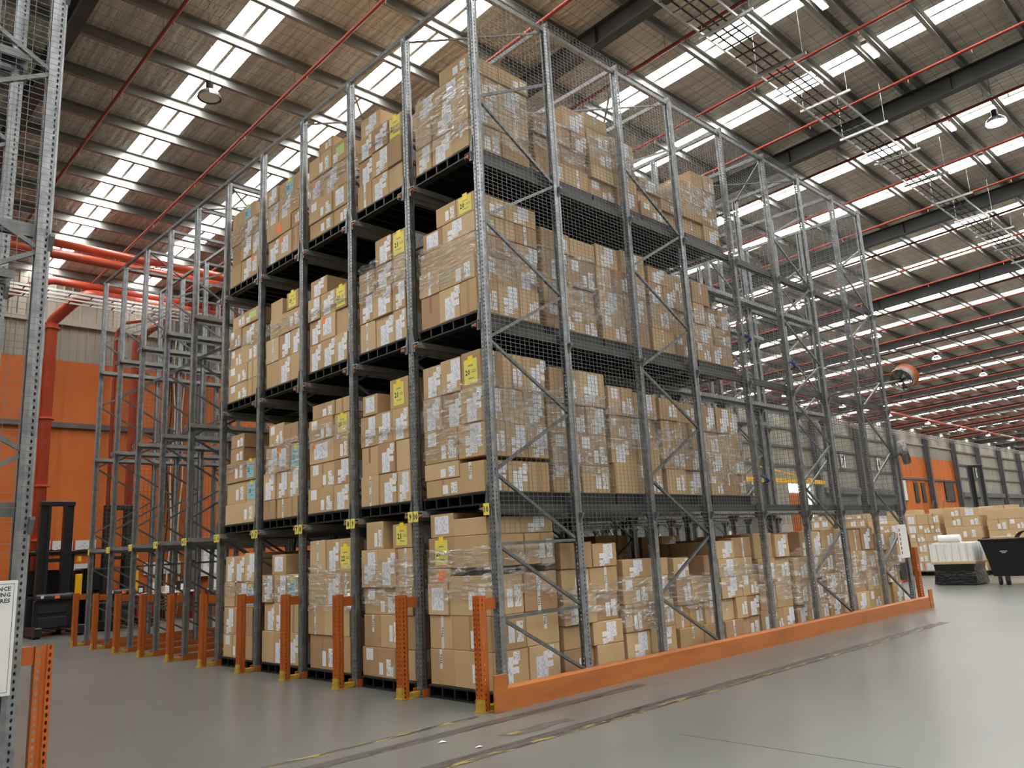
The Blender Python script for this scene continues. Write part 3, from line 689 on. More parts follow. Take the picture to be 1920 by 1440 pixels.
def stack(lane, lev, k, y, rows, side=None, ny=2):
    """rows: (height, [(width, face art[, own height])...]) read left to right, bottom to top"""
    xc, z = put_pallet(lane, lev, k, y); z0s = z; grp = 'cartons on the pallet loads in the rack'
    jit = lambda a: random.uniform(-a, a)
    top = z
    for ri, (h, cols) in enumerate(rows):
        tot = sum(c[0] for c in cols); sc = 1.10 / max(tot, 1.10); x = xc - .55 + jit(.015)
        solid = [c for c in cols if c[1] != '_']
        for ci, c in enumerate(cols):
            w = c[0] * sc; hh = c[2] if len(c) > 2 else h
            if c[1] == '_': x += w; continue
            last = ci == len(cols) - 1; n_ = ny if random.random() < .7 or ri < 2 else 2
            if len(rows) - 1 == ri and len(solid) < 2: n_ = 2
            ys = [0]
            for q in range(n_): ys.append(ys[-1] + 1.08 / n_ * random.uniform(.93, 1.07))
            f_ = 1.08 / ys[-1]; yo = jit(.02) + .015
            for q in range(n_):
                ft = c[1] if q == 0 else 'N'; st = 'N'
                exposed = q == 0 or last
                if last: st = random.choice(side) if side else random.choice('DPTN')
                if lane < 10 and q == 0 and not last: st = 'N'
                ya, yb = y + yo + ys[q] * f_ + .004, y + yo + ys[q + 1] * f_ - .006
                cn = ('left', 'middle', 'right')[0 if ci == 0 else 2 if last else 1] if len(cols) < 4 else ORD[ci]
                lab = 'carton %s, lane %d %s, %s pallet, %s, %s%s' % (FN[(ft if q == 0 else st)[0]] if (q == 0 or k == 0) else FN[st[0]], lane, LVN[lev].replace(' rail', '').replace(' level', ' tier'), POSN[k], ROWN[ri], cn, '' if q == 0 else ' back' if n_ == 2 or q == 2 else ' centre')
                carton(x + .003, x + w - .004, ya, yb, z, z + hh - .003, ft, st, lab, grp, exposed)
            x += w
        z += h; top = max(top, z)
    return xc, z0s, z
G, L1, L2, L3 = 0, 1, 2, 3
FRONT = {
 (10, G): [(.40, [(.44, 'T'), (.66, 'P')]), (.38, [(.42, 'T'), (.68, 'P')]), (.36, [(.38, 'W'), (.72, 'P', .44)]), (.17, [(.42, 'o'), (.2, '_'), (.48, '_')]), (.36, [(.50, 'Y20'), (.60, 'N')]), (.28, [(.06, '_'), (.44, 'W'), (.6, 'N', .2)])],
 (10, L1): [(.21, [(.66, 'P'), (.44, 'T', .36)]), (.20, [(.66, 'P'), (.44, '_')]), (.40, [(.64, 'S'), (.46, 'D')]), (.42, [(.36, 'D'), (.38, 'D'), (.36, 'D')]), (.40, [(.36, 'D'), (.38, 'D', .42), (.36, 'Y20', .44)])],
 (10, L2): [(.42, [(.38, 'R'), (.40, 'D'), (.32, 'N')]), (.32, [(.42, 'T'), (.68, 'P')]), (.28, [(.46, 'N'), (.64, 'N')]), (.26, [(.06, '_'), (.40, 'W'), (.64, 'D')]), (.26, [(.35, '_'), (.40, 'P'), (.35, 'Y20')])],
 (10, L3): [(.37, [(.34, 'D'), (.42, 'D'), (.34, 'T')]), (.37, [(.34, 'N'), (.42, 'D'), (.34, 'N')]), (.34, [(.40, 'D'), (.70, 'D')]), (.22, [(.5, '_'), (.60, 'P')])],
 (9, G): [(.36, [(.74, 'S'), (.36, 'N')]), (.40, [(.38, 'T'), (.40, 'P'), (.32, 'N')]), (.34, [(.74, 'S'), (.36, 'N')]), (.48, [(.37, 'D'), (.40, 'D'), (.33, 'T')]), (.36, [(.08, '_'), (.40, 'P'), (.2, '_'), (.42, 'Y21', .30)])],
 (9, L1): [(.40, [(.42, 'T'), (.38, 'D'), (.30, 'D')]), (.40, [(.42, 'R'), (.38, 'D'), (.30, 'N')]), (.42, [(.36, 'D'), (.38, 'D'), (.36, 'D')]), (.28, [(.08, '_'), (.36, 'W'), (.24, '_'), (.42, 'Y21', .40)])],
 (9, L2): [(.42, [(.38, 'T'), (.42, 'D'), (.30, 'D')]), (.40, [(.36, 'D'), (.44, 'D'), (.30, 'D')]), (.34, [(.40, 'T'), (.42, 'D'), (.28, 'N')]), (.38, [(.42, '_'), (.38, 'D'), (.3, 'Y21')])],
 (9, L3): [(.38, [(.36, 'T'), (.40, 'D'), (.34, 'N')]), (.38, [(.36, 'D'), (.40, 'D'), (.34, 'N')]), (.36, [(.38, 'D'), (.42, 'D'), (.30, 'Y21')]), (.30, [(.05, '_'), (.5, 'D'), (.55, '_')])],
 (8, G): [(.46, [(.72, 'P'), (.38, 'N')]), (.40, [(.44, 'T'), (.66, 'N')]), (.44, [(.44, 'N'), (.40, 'D'), (.26, 'T')]), (.46, [(.44, 'T'), (.36, 'D'), (.30, 'Y22')])],
 (8, L1): [(.36, [(.70, 'S'), (.40, 'D')]), (.36, [(.70, 'S'), (.40, 'D')]), (.34, [(.70, 'O'), (.40, 'P')]), (.32, [(.68, 'S'), (.42, 'Y')]), (.22, [(.1, '_'), (.62, 'P'), (.38, 'N')])],
 (8, L2): [(.42, [(.36, 'D'), (.40, 'D'), (.34, 'D')]), (.38, [(.36, 'D'), (.42, 'O'), (.32, 'N')]), (.36, [(.36, 'D'), (.42, 'D'), (.32, 'Y')]), (.28, [(.05, '_'), (.48, 'D'), (.57, '_')])],
 (8, L3): [(.26, [(.70, 'P'), (.40, 'P')]), (.34, [(.70, 'S'), (.40, 'W')]), (.40, [(.40, 'O'), (.42, 'D'), (.28, 'N')]), (.34, [(.68, 'P'), (.42, 'G')]), (.20, [(.3, '_'), (.42, 'P'), (.38, '_')])],
 (7, G): [(.46, [(.38, 'N'), (.38, 'D'), (.34, 'D')]), (.42, [(.36, 'D'), (.38, 'D'), (.36, 'N')]), (.42, [(.36, 'D'), (.38, 'D'), (.36, 'B22')]), (.30, [(.25, '_'), (.45, 'W'), (.4, '_')])],
 (7, L1): [(.30, [(.40, 'N'), (.40, 'T'), (.30, 'N')]), (.42, [(.38, 'D'), (.38, 'D'), (.34, 'D')]), (.42, [(.42, 'D'), (.40, 'O'), (.28, 'B22')]), (.36, [(.15, '_'), (.48, 'S'), (.47, 'N', .3)])],
 (7, L2): [(.42, [(.42, 'N'), (.40, 'D'), (.28, 'N')]), (.40, [(.44, 'T'), (.38, 'D'), (.28, 'D')]), (.34, [(.12, '_'), (.40, 'N'), (.58, 'P')]), (.30, [(.12, '_'), (.40, 'N'), (.2, '_'), (.38, 'Y')])],
 (7, L3): [(.42, [(.40, 'D'), (.42, 'O'), (.28, 'N')]), (.28, [(.82, 'o'), (.28, 'P')]), (.36, [(.38, 'D'), (.44, 'D'), (.28, 'N')]), (.30, [(.38, 'D'), (.72, 'B22')])],
 (6, G): [(.36, [(.72, 'S'), (.38, 'N')]), (.44, [(.38, 'D'), (.40, 'P'), (.32, 'N')]), (.40, [(.38, 'N'), (.42, 'D'), (.30, 'B')]), (.42, [(.34, 'D'), (.38, 'D'), (.38, 'D', .46)])],
 (6, L1): [(.34, [(.38, 'N'), (.72, 'P')]), (.36, [(.72, 'P'), (.38, 'B')]), (.34, [(.72, 'P'), (.38, 'B22')]), (.24, [(.15, '_'), (.5, 'P'), (.45, '_')]), (.24, [(.15, '_'), (.5, 'P'), (.45, '_')])],
 (6, L2): [(.30, [(.72, 'S'), (.38, 'N')]), (.32, [(.72, 'S'), (.38, 'N')]), (.34, [(.44, 'S'), (.66, 'P')]), (.34, [(.44, 'S'), (.66, 'D')]), (.24, [(.1, '_'), (.5, 'P'), (.5, 'G')])],
 (6, L3): [(.40, [(.40, 'N'), (.40, 'D'), (.30, 'O')]), (.38, [(.40, 'N'), (.40, 'D'), (.30, 'D')]), (.34, [(.40, 'N'), (.70, 'D')]), (.30, [(.4, 'N'), (.5, 'B22'), (.2, '_')])],
}
WRAP = []
PITCH = 1.16
for (lane, lev), rows in FRONT.items():
    side = {10: 'DPDTPDN'}.get(lane, 'DWSN')
    xc, za, zb = stack(lane, lev, 0, .04, rows, side, 3 if (lane == 10 and lev in (L1, L2)) else 2)
    WRAP.append((lane, lev, 0, .04, za, zb, len(rows)))
# the long visible side of lane 10
random.seed(21)
TOPS = {L3: [7.80, 7.95, 7.45, 7.85], L2: [5.80, 5.92, 5.80, 5.76], L1: [3.92, 3.78, 3.72, 3.70], G: [1.70, 1.45, 1.42, 1.65, 1.72, 1.70, 1.72, 1.74, 1.62]}
for lev, tops in TOPS.items():
    for k, tp in enumerate(tops, 1):
        y = .04 + PITCH * k; xc, z = put_pallet(10, lev, k, y); z0 = z; nr = random.choice((4, 4, 5)); rem = tp - z
        hs = [random.uniform(.8, 1.2) for _ in range(nr)]; hs = [h * rem / sum(hs) for h in hs]
        for ri, h in enumerate(hs):
            n_ = random.choice((2, 2, 3)); ws = [random.uniform(.85, 1.15) for _ in range(n_)]; ws = [w * 1.08 / sum(ws) for w in ws]; ya = y + .03 + random.uniform(-.02, .02)
            for q, w in enumerate(ws):
                if ri == nr - 1 and random.random() < .22: ya += w; continue
                hh = h * (random.uniform(.82, 1.0) if ri == nr - 1 else 1)
                st = random.choice('DDDPPTTSN'); xr = xc + .55 - random.choice((0, 0, .02, .05))
                lab = 'carton %s, lane 10 %s, %s pallet, %s, %s along' % (FN[st], LVN[lev].replace(' rail', '').replace(' level', ' tier'), POSN[k], ROWN[ri], ORD[q])
                carton(xr - .55, xr, ya + .004, ya + w - .006, z, z + hh - .003, 'N', st, lab, 'cartons on the pallet loads in the rack', True)
                carton(xc - .55, xr - .56, ya + .004, ya + w - .006, z, z + hh * .97, 'N', 'N', '', '', False)
                ya += w
            z += h
        WRAP.append((10, lev, k, y, z0, z, nr))
# cartons behind the front loads in the other lanes (hardly seen)
for lane in (6, 7, 8, 9):
    for lev in range(4):
        for k in (1, 2, 3, 4):
            y = .04 + PITCH * k; xc, z = put_pallet(lane, lev, k, y); tp = ZB[lev] + random.uniform(1.35, 1.6) + (.28 if lev == 0 else 0); nr = 4
            for ri in range(nr):
                h = (tp - ZB[lev] - .146) / nr
                for ix in (0, 1):
                    for iy in (0, 1):
                        carton(xc - .55 + .55 * ix, xc - .005 + .55 * ix, y + .03 + iy * .54, y + .56 + iy * .54, z, z + h - .004, 'D' if iy == 0 and random.random() < .5 else 'N', random.choice('DNP') if ix else 'N', '', '', False)
                z += h
# floor stock: rows of pallets with cartons
random.seed(31)
def floor_stack(xc, y, tp, nr, nm, idx, fr):
    p = copy_tree(pal0, None, (xc, y, 0)); tag(p, 'black pallet under the %s floor stack of cartons' % nm, 'pallet', 'pallets under the floor stock')
    z = .146; hs = [random.uniform(.85, 1.15) for _ in range(nr)]; hs = [h * (tp - z) / sum(hs) for h in hs]
    for ri, h in enumerate(hs):
        n_ = random.choice((1, 2, 2, 3)); x = xc - .56 + random.uniform(-.03, .03); ws = [random.uniform(.85, 1.15) for _ in range(n_)]; ws = [w * 1.12 / sum(ws) for w in ws]
        for q, w in enumerate(ws):
            lab = 'sunlit tan carton %s, %s floor stack, %s, %s' % ('{}', nm, ROWN[ri], 'full width' if n_ == 1 else ('left', 'middle', 'right')[q if n_ == 3 else q * 2])
            ft = random.choice('PPSWN'); carton(x + .003, x + w - .004, y + .02, y + 1.1, z, z + h - .004, ft, random.choice('PNN'), lab.format(FN[ft]), 'cartons of the floor stock beyond the rack', fr, random.choice((0, 2, 2, 2))); x += w
        z += h
names = ['rightmost front', 'second front', 'third front', 'fourth front', 'fifth front', 'sixth front', 'seventh front']
for i in range(7): floor_stack(-.1 - 1.3 * i, 24.2 + .15 * (i % 2), random.uniform(2.1, 2.25), 6, names[i], i, True)
names = ['rightmost back', 'second back', 'third back', 'fourth back', 'fifth back', 'sixth back']
for i in range(6): floor_stack(-1.0 - 1.75 * i, 28.2 + .2 * (i % 2), random.uniform(2.3, 2.4), 5, names[i], i, False)
# rank by size in the picture
def area(c):
    x0, x1, y0, y1, z0, z1 = c['b']; tot = 0
    for q in (((x0, y0, z0), (x1, y0, z0), (x1, y0, z1), (x0, y0, z1)), ((x1, y0, z0), (x1, y1, z0), (x1, y1, z1), (x1, y0, z1))):
        pp = [proj(p) for p in q]
        tot += abs(sum(pp[i][0] * pp[(i + 1) % 4][1] - pp[(i + 1) % 4][0] * pp[i][1] for i in range(4))) / 2
    return tot
random.seed(5)
for c in cartons: c['a'] = area(c) if c['exp'] else 0
cartons.sort(key=lambda c: -c['a'])
rest = MB(); rest_art = MB(); seen_lab = {}
for n_, c in enumerate(cartons):
    x0, x1, y0, y1, z0, z1 = c['b']; solo = n_ < 300 and c['exp']
    body = MB() if solo else rest; art = MB() if solo else rest_art; art2 = MB() if solo else rest_art
    body.box(x0, x1, y0, y1, z0, z1, CARD[c['mat']], .006)
    face_art(art, c['ft'], (x0, y0, z0), (1, 0, 0), (0, 0, 1), (0, -1, 0), x1 - x0, z1 - z0)
    face_art(art2, c['st'], (x1, y0, z0), (0, 1, 0), (0, 0, 1), (1, 0, 0), y1 - y0, z1 - z0)
    if solo:
        # top seam tape
        body.patch((x0, y0, z1), (1, 0, 0), (0, 1, 0), (0, 0, 1), (x1 - x0) / 2 - .024, (x1 - x0) / 2 + .024, .006, y1 - y0 - .006, .0006, 'tape_brown')
        og = ((x0 + x1) / 2, (y0 + y1) / 2, z0); o = body.build('carton', None, og)
        o.rotation_euler = (0, 0, random.uniform(-.018, .018))
        lab = c['label']; seen_lab[lab] = seen_lab.get(lab, 0) + 1
        tag(o, lab, 'box', c['group'])
        for ar, tp in ((art, c['ft']), (art2, c['st'])):
            kinds = {}
            for f, mi_, uv in zip(ar.f, ar.m, ar.uv):
                mt = ar.mats[mi_]; key = 'shipping_label' if 'paper' in mt else 'print' if 'ink' in mt else 'tape' if 'tape' in mt or mt == 'rust_tip' else 'sticker'
                if mt in ('tag_yellow', 'tag_blue', 'tape_yellow'): key = 'pallet_tag'
                if key == 'shipping_label' and tp in 'SPW': key += '#%d' % len(kinds)
                mb = kinds.setdefault(key, MB()); mb.face([ar.v[i] for i in f], mt, uv)
            for key, mb in kinds.items(): mb.build(key.split('#')[0], o, og)
ro = rest.build('stacked_cartons'); tag(ro, 'smaller brown cartons stacked deeper in the rack lanes and on far pallets', 'boxes', None, 'stuff')
ra = rest_art.build('shipping_labels', ro); ra['kind'] = 'stuff'

# stretch film round the loads
random.seed(11)
for (lane, lev, k, y, za, zb, nr) in WRAP:
    xc = -LP * (10 - lane) - .70; b = MB(); n = 40; zn = 9
    lo = za + (zb - za) * random.choice((.12, .3, .42, .5)); hi = min(zb - .03, za + (zb - za) * random.choice((.66, .74, .8)))
    if k == 0 and lane < 10: lo = za + (zb - za) * random.choice((.45, .6))
    ring = []
    for i in range(n):
        a = (i + .5) / n * 4; s_ = int(a); f = a - s_; hx, hy = .575, .565
        p = [(-hx + 2 * hx * f, -hy), (hx, -hy + 2 * hy * f), (hx - 2 * hx * f, hy), (-hx, hy - 2 * hy * f)][s_]
        ring.append((xc + p[0] * random.uniform(.985, 1.0), y + .555 + p[1] * random.uniform(.99, 1.0)))
    vs = []; fs = []
    for j in range(zn):
        z = lo + (hi - lo) * j / (zn - 1)
        for i, (px, py) in enumerate(ring):
            pin = random.uniform(-.004, .008) + (.012 if j in (0, zn - 1) else 0)
            vs.append((px + (pin if px > xc else -pin) * 1, py + (pin if py > y + .55 else -pin), z + (random.uniform(-.05, .05) if j in (0, zn - 1) else random.uniform(-.02, .02))))
    for j in range(zn - 1):
        for i in range(n): fs.append((j * n + i, j * n + (i + 1) % n, (j + 1) * n + (i + 1) % n, (j + 1) * n + i))
    b.idx(vs, fs, 'stretch_film'); o = b.build('stretch_wrap', smooth=True)
    tag(o, 'clear stretch film around the lane %d %s load, %s pallet from the aisle' % (lane, LVN[lev], POSN[k] if k else 'first'), 'stretch film', 'clear stretch film round the carton loads')

# ------------------------------------------------------------------ things on and near the rack end
def sphere_ring(b, c, R, r, ax, mat, n=28, m=8):
    c = Vector(c); ax = Vector(ax).normalized(); a = ax.cross(Vector((0, 0, 1))).normalized(); d = ax.cross(a)
    b.tube([c + R * (math.cos(t * math.tau / n) * a + math.sin(t * math.tau / n) * d) for t in range(n + 1)], r, mat, m, False)
def fan(loc, ax, label, mouth):
    t = empty('industrial_fan', loc); tag(t, label, 'fan', 'silver fans on the rack end'); t.scale = (.85, .85, .85); ax = Vector(ax).normalized(); a = ax.cross(Vector((0, 0, 1))).normalized(); d = ax.cross(a)
    def shell(b, prof, mat, n=28):
        for i in range(len(prof) - 1):
            (r0, h0), (r1, h1) = prof[i], prof[i + 1]
            for q in range(n):
                P = lambda r, h, g: r * (math.cos(g * math.tau / n) * a + math.sin(g * math.tau / n) * d) + ax * h
                b.face([P(r0, h0, q), P(r0, h0, q + 1), P(r1, h1, q + 1), P(r1, h1, q)], mat)
    b = MB(); shell(b, [(.29, -.08), (.305, 0), (.29, .09), (.28, .09), (.29, 0), (.28, -.08), (.29, -.08)], 'fan_metal'); b.build('drum', t, smooth=True)
    b = MB()
    for rr in (.06, .12, .18, .24, .285):
        for h in (-.09, .10): sphere_ring(b, ax * h, rr, .004, ax, 'fan_metal', 24, 4)
    for q in range(12):
        dr = math.cos(q * math.tau / 12) * a + math.sin(q * math.tau / 12) * d
        for h in (-.09, .10): b.bar(dr * .04 + ax * h, dr * .29 + ax * h, .005, .005, 'fan_metal')
    b.build('cage', t)
    b = MB()
    for q in range(4):
        g = q * math.tau / 4; dr = math.cos(g) * a + math.sin(g) * d; tn = -math.sin(g) * a + math.cos(g) * d
        b.face([dr * .06 - tn * .03 - ax * .03, dr * .27 - tn * .1 - ax * .04, dr * .27 + tn * .1 + ax * .05, dr * .06 + tn * .03 + ax * .03], 'fan_metal')
    b.build('blade', t)
    b = MB(); b.tube([ax * -.1, ax * .1], .07, 'truck_grey', 12); b.build('motor', t)
    b = MB(); b.tube([Vector((-loc[0], 11.66 - loc[1], -.1)) / .85, Vector((0, 0, 0)) + ax * -.08], .022, 'galvanised', 8); b.build('mounting_arm', t)
    if mouth:
        b = MB(); shell(b, [(.27, .10), (.29, .2), (.33, .26), (.32, .26), (.28, .2), (.26, .10)], 'orange_paint'); b.build('orange_shroud', t, smooth=True)
fan((.30, 12.05, 4.85), (.13, .9, .42), 'silver drum fan with orange shroud high on the far rack end', True)
fan((.26, 11.62, 3.22), (.94, .33, .15), 'silver drum fan seen edge-on below the orange shrouded one', False)
b = MB(); b.box(.10, .112, 11.05, 11.52, 1.06, 1.73, 'white_paint', .002); o = b.build('notice_board'); tag(o, 'tall white notice with red markings on the far rack end post', 'sign')
b = MB()
for k in range(6): b.patch((.1125, 11.05, 1.06), (0, 1, 0), (0, 0, 1), (1, 0, 0), .05, .11, .08 + k * .09, .14 + k * .09, .0004, 'red_paint')
for k in range(8): b.patch((.1125, 11.05, 1.06), (0, 1, 0), (0, 0, 1), (1, 0, 0), .15, .42, .08 + k * .07, .1 + k * .07, .0004, 'paper_sheet')
b.build('print', o)
g = empty('upright_guard', (.02, 12.0, 0)); tag(g, 'orange guard post at the far end of the kick rail', 'guard post')
b = MB(); b.prism(GP, 'z', .012, 1.25, 'guard_orange'); b.build('post', g); b = MB(); b.box(-.08, .08, -.03, .14, 0, .012, 'yellow_paint'); b.build('foot', g)
for k, (y, z) in enumerate(((5.90, 5.0), (5.95, 2.62), (7.4, 4.72))):
    b = MB(); b.tube([(-.02, y, z), (.09, y + .02, z - .05), (.09, y + .12, z - .1), (-.02, y + .16, z - .13)], .02, 'blue_strap', 6)
    tag(b.build('ratchet_strap'), 'blue strap tied round the rack post %s' % ('above the top of the second tier loads', 'beside the bay sign reading 5', 'one bay further along the mesh')[k], 'strap')

# ------------------------------------------------------------------ open floor, right: bin, wrapped pallet, floor stock
t = empty('waste_bin', (.05, 19.6, 0)); tag(t, 'large black plastic tub truck on castors at the right edge', 'bin')
b = MB(); bt, tp_ = [(-.62, -.42), (.78, -.42), (.78, .42), (-.62, .42)], [(-.80, -.55), (.95, -.55), (.95, .55), (-.80, .55)]
vs = [(x, y, .24) for x, y in bt] + [(x, y, 1.22) for x, y in tp_] + [(x * .95, y * .95, 1.22) for x, y in tp_] + [(x * .95, y * .95, .28) for x, y in bt]
b.idx(vs, [(3, 2, 1, 0)] + [(i, (i + 1) % 4, 4 + (i + 1) % 4, 4 + i) for i in range(4)] + [(4 + i, 4 + (i + 1) % 4, 8 + (i + 1) % 4, 8 + i) for i in range(4)] + [(8 + i, 8 + (i + 1) % 4, 12 + (i + 1) % 4, 12 + i) for i in range(4)] + [(12, 13, 14, 15)], 'black_plastic'); b.build('tub', t)
b = MB(); b.box(-.84, .99, -.59, -.53, 1.20, 1.25, 'black_plastic', .01); b.box(-.84, .99, .53, .59, 1.20, 1.25, 'black_plastic', .01); b.box(-.84, -.78, -.59, .59, 1.20, 1.25, 'black_plastic', .01); b.box(.93, .99, -.59, .59, 1.20, 1.25, 'black_plastic', .01); b.build('rim', t)
b = MB(); b.patch((0, -.515, .9), (1, 0, 0), (0, -.13, .98), (0, -1, .1), -.35, -.17, .0, .02, .004, 'white_paint'); b.patch((0, -.51, .86), (1, 0, 0), (0, -.13, .98), (0, -1, .1), -.31, -.21, .0, .015, .004, 'white_paint'); b.build('print', t)
for (x, y) in ((-.5, -.32), (-.3, -.34), (.6, -.32), (-.5, .32), (.6, .32)):
    b = MB(); b.tube([(x - .03, y, .1), (x + .03, y, .1)], .1, 'rubber', 14); b.box(x - .05, x + .05, y - .02, y + .02, .1, .25, 'galvanised'); b.build('castor', t)
b = MB(); b.box(-.5, .0, 19.4, 19.75, 1.1, 1.30, CARD[2], .01); tag(b.build('flattened_carton'), 'scrap cardboard poking out of the black tub', 'cardboard')
b = MB()
n = 10
for i in range(n):
    a0, a1 = math.pi * (.15 + .6 * i / n), math.pi * (.15 + .6 * (i + 1) / n)
    P = lambda a, y: (.35 + .34 * math.cos(math.pi - a), y, 1.12 + .34 * math.sin(a))
    b.idx([P(a0, 19.3), P(a1, 19.3), P(a1, 19.8), P(a0, 19.8)] + [(p[0], p[1], p[2] - .02) for p in (P(a0, 19.3), P(a1, 19.3), P(a1, 19.8), P(a0, 19.8))], [(0, 1, 2, 3), (7, 6, 5, 4), (0, 4, 5, 1), (2, 6, 7, 3), (0, 3, 7, 4), (1, 5, 6, 2)], CARD[2])
tag(b.build('bent_cardboard'), 'curved sheet of cardboard sticking up from the black tub', 'cardboard')
t = empty('wrapped_pallet', (-1.58, 19.75, 0)); tag(t, 'pallet wrapped in shiny black film beside the black tub', 'pallet')
b = MB(); b.box(-.5, .5, -.46, .46, 0, .12, 'wood', .004); b.build('pallet_base', t)
b = MB(); N = 24
for (z0, r0, z1, r1) in ((.02, 1.05, .2, 1.02), (.2, 1.02, .4, .96), (.4, .96, .58, .99)):
    for i in range(N):
        def Q(i, z, r):
            a = i * math.tau / N; c, s_ = math.cos(a), math.sin(a); k = r / max(abs(c), abs(s_)) ** .85
            return (.57 * c * k, .54 * s_ * k, z)
        b.face([Q(i, z0, r0), Q(i + 1, z0, r0), Q(i + 1, z1, r1), Q(i, z1, r1)], 'black_film')
b.build('black_wrap', t, smooth=True)
b = MB(); b.box(-.58, .60, -.54, .54, .58, .66, CARD[2], .01); b.build('board', t)
for (px, py, hh) in [(-.5 + .2 * i, -.4 + .25 * j, .52 + .02 * ((i + j) % 2)) for i in range(6) for j in range(4)]:
    pass
sl = empty('plastic_bundle', (-1.62, 19.75, .662)); tag(sl, 'bundle of clear plastic film rolls standing on the black wrapped pallet', 'plastic rolls')
for i in range(6):
    for j in range(4):
        b = MB(); x, y = -.48 + .2 * i, -.38 + .25 * j; b.tube([(x, y, 0), (x, y, .50 + .015 * ((i * 3 + j) % 3))], .11, 'milky_film', 12); b.build('film_roll', sl, smooth=False)
b = MB(); b.tube([(-1.98, 19.6, 1.30), (-1.40, 19.6, 1.30)], .11, 'white_paint', 16); tag(b.build('film_roll', smooth=False), 'single white roll lying on top of the plastic bundle', 'roll')

b = MB(); b.box(-5.3, -3.6, 20.6, 21.6, .05, .62, 'truck_grey', .03); b.box(-5.25, -3.65, 20.58, 20.6, .3, .36, 'white_paint'); b.box(-5.25, -3.65, 20.58, 20.6, .45, .5, 'white_paint'); b.box(-5.3, -3.6, 20.55, 21.6, 0.0, .1, 'red_paint', .01)
tag(b.build('equipment_trolley'), 'low dark trolley with pale stripes behind the rack end', 'trolley')

# ------------------------------------------------------------------ forklifts
def reach_truck(loc, label, hgt=3.6, tilt=0.0, rz_=0.0):
    t = empty('reach_truck', loc); tag(t, label, 'forklift'); t.rotation_euler = (0, 0, rz_)
    # faces +X; local x forward, y across
    for s_ in (-1, 1):
        m_ = MB(); m_.box(-.16, .04, s_ * .32 - .10, s_ * .32 + .10, .12, hgt, 'mast_paint', .01); m_.box(-.10, .10, s_ * .20 - .035, s_ * .20 + .035, .2, hgt - .12, 'mast_paint'); m_.build('mast_column', t)
        m_ = MB(); m_.box(-.2, 1.0, s_ * .52 - .09, s_ * .52 + .09, .05, .28, 'mast_paint', .02); m_.build('support_leg', t)
        m_ = MB(); m_.tube([(.8, s_ * .52 - .08, .13), (.8, s_ * .52 + .08, .13)], .125, 'rubber', 14); m_.build('wheel', t)
        m_ = MB(); m_.box(.16, 1.2, s_ * .22 - .06, s_ * .22 + .06, .16, .20, 'mast_paint', .004); m_.build('fork', t)
    m_ = MB(); m_.box(-.1, .1, -.44, .44, hgt - .14, hgt, 'mast_paint', .02); m_.build('mast_crossbar', t); m_ = MB(); m_.box(-.06, .06, -.3, .3, 1.95, 2.05, 'mast_paint'); m_.build('mast_crossbar', t)
    m_ = MB(); m_.box(.1, .18, -.48, .48, .15, .95, 'mast_paint', .02)
    m_.box(.17, .2, -.35, .35, .22, .5, 'truck_grey', .01); m_.box(.17, .2, -.35, .35, .6, .85, 'truck_grey', .01); m_.build('carriage', t)
    m_ = MB(); m_.tube([(.19, -.44, 1.02), (.19, .44, 1.02)], .10, 'truck_grey', 14); m_.build('cylinder_cover', t)
    m_ = MB(); m_.patch((.295, -.1, 1.0), (0, 1, 0), (0, 0, 1), (1, 0, 0), .1, .22, -.02, .06, .001, 'sticker_orange'); m_.patch((.295, -.1, 1.0), (0, 1, 0), (0, 0, 1), (1, 0, 0), -.24, -.17, 0, .08, .001, 'white_paint'); m_.build('sticker', t)
    m_ = MB(); m_.box(-1.55, -.25, -.6, .6, .12, 1.05, 'mast_paint', .06); m_.build('body', t)
    m_ = MB(); m_.box(-1.5, -1.0, -.45, .45, 1.05, 1.75, 'mast_paint', .05); m_.build('seat_back', t)
    m_ = MB()
    for y in (-.55, .55):
        for x in (-1.45, -.3): m_.bar((x, y, 1.0), (x, y, 2.2), .06, .06, 'mast_paint')
    m_.build('guard_post', t)
    m_ = MB(); m_.box(-1.55, -.15, -.62, .62, 2.16, 2.26, 'mast_paint', .02)
    for y in (-.4, -.2, 0, .2, .4): m_.box(-1.5, -.2, y - .02, y + .02, 2.26, 2.3, 'mast_paint')
    m_.build('overhead_guard', t)
    m_ = MB(); m_.tube([(-.12, .66, 1.95), (-.12, .66, 2.09)], .06, 'yellow_crane', 10); m_.build('warning_lamp', t); m_ = MB(); m_.box(-.2, -.14, .6, .78, 1.0, 1.6, 'yellow_crane', .01); m_.build('side_panel', t)
    m_ = MB(); m_.tube([(-1.1, -.55, .2), (-1.1, -.35, .2)], .2, 'rubber', 14); m_.tube([(-1.1, .35, .2), (-1.1, .55, .2)], .2, 'rubber', 14); m_.build('drive_wheel', t)
reach_truck((-18.4, .40, 0), 'black reach truck with tall mast parked before the orange wall', 3.62)
reach_truck((-18.55, 2.1, 0), 'second reach truck half hidden behind the end lanes of the empty rack', 3.52, 0, .25)
reach_truck((-8.5, 47.0, 0), 'distant black forklift mast with orange load guard at the far right', 5.2, 0, -.8)

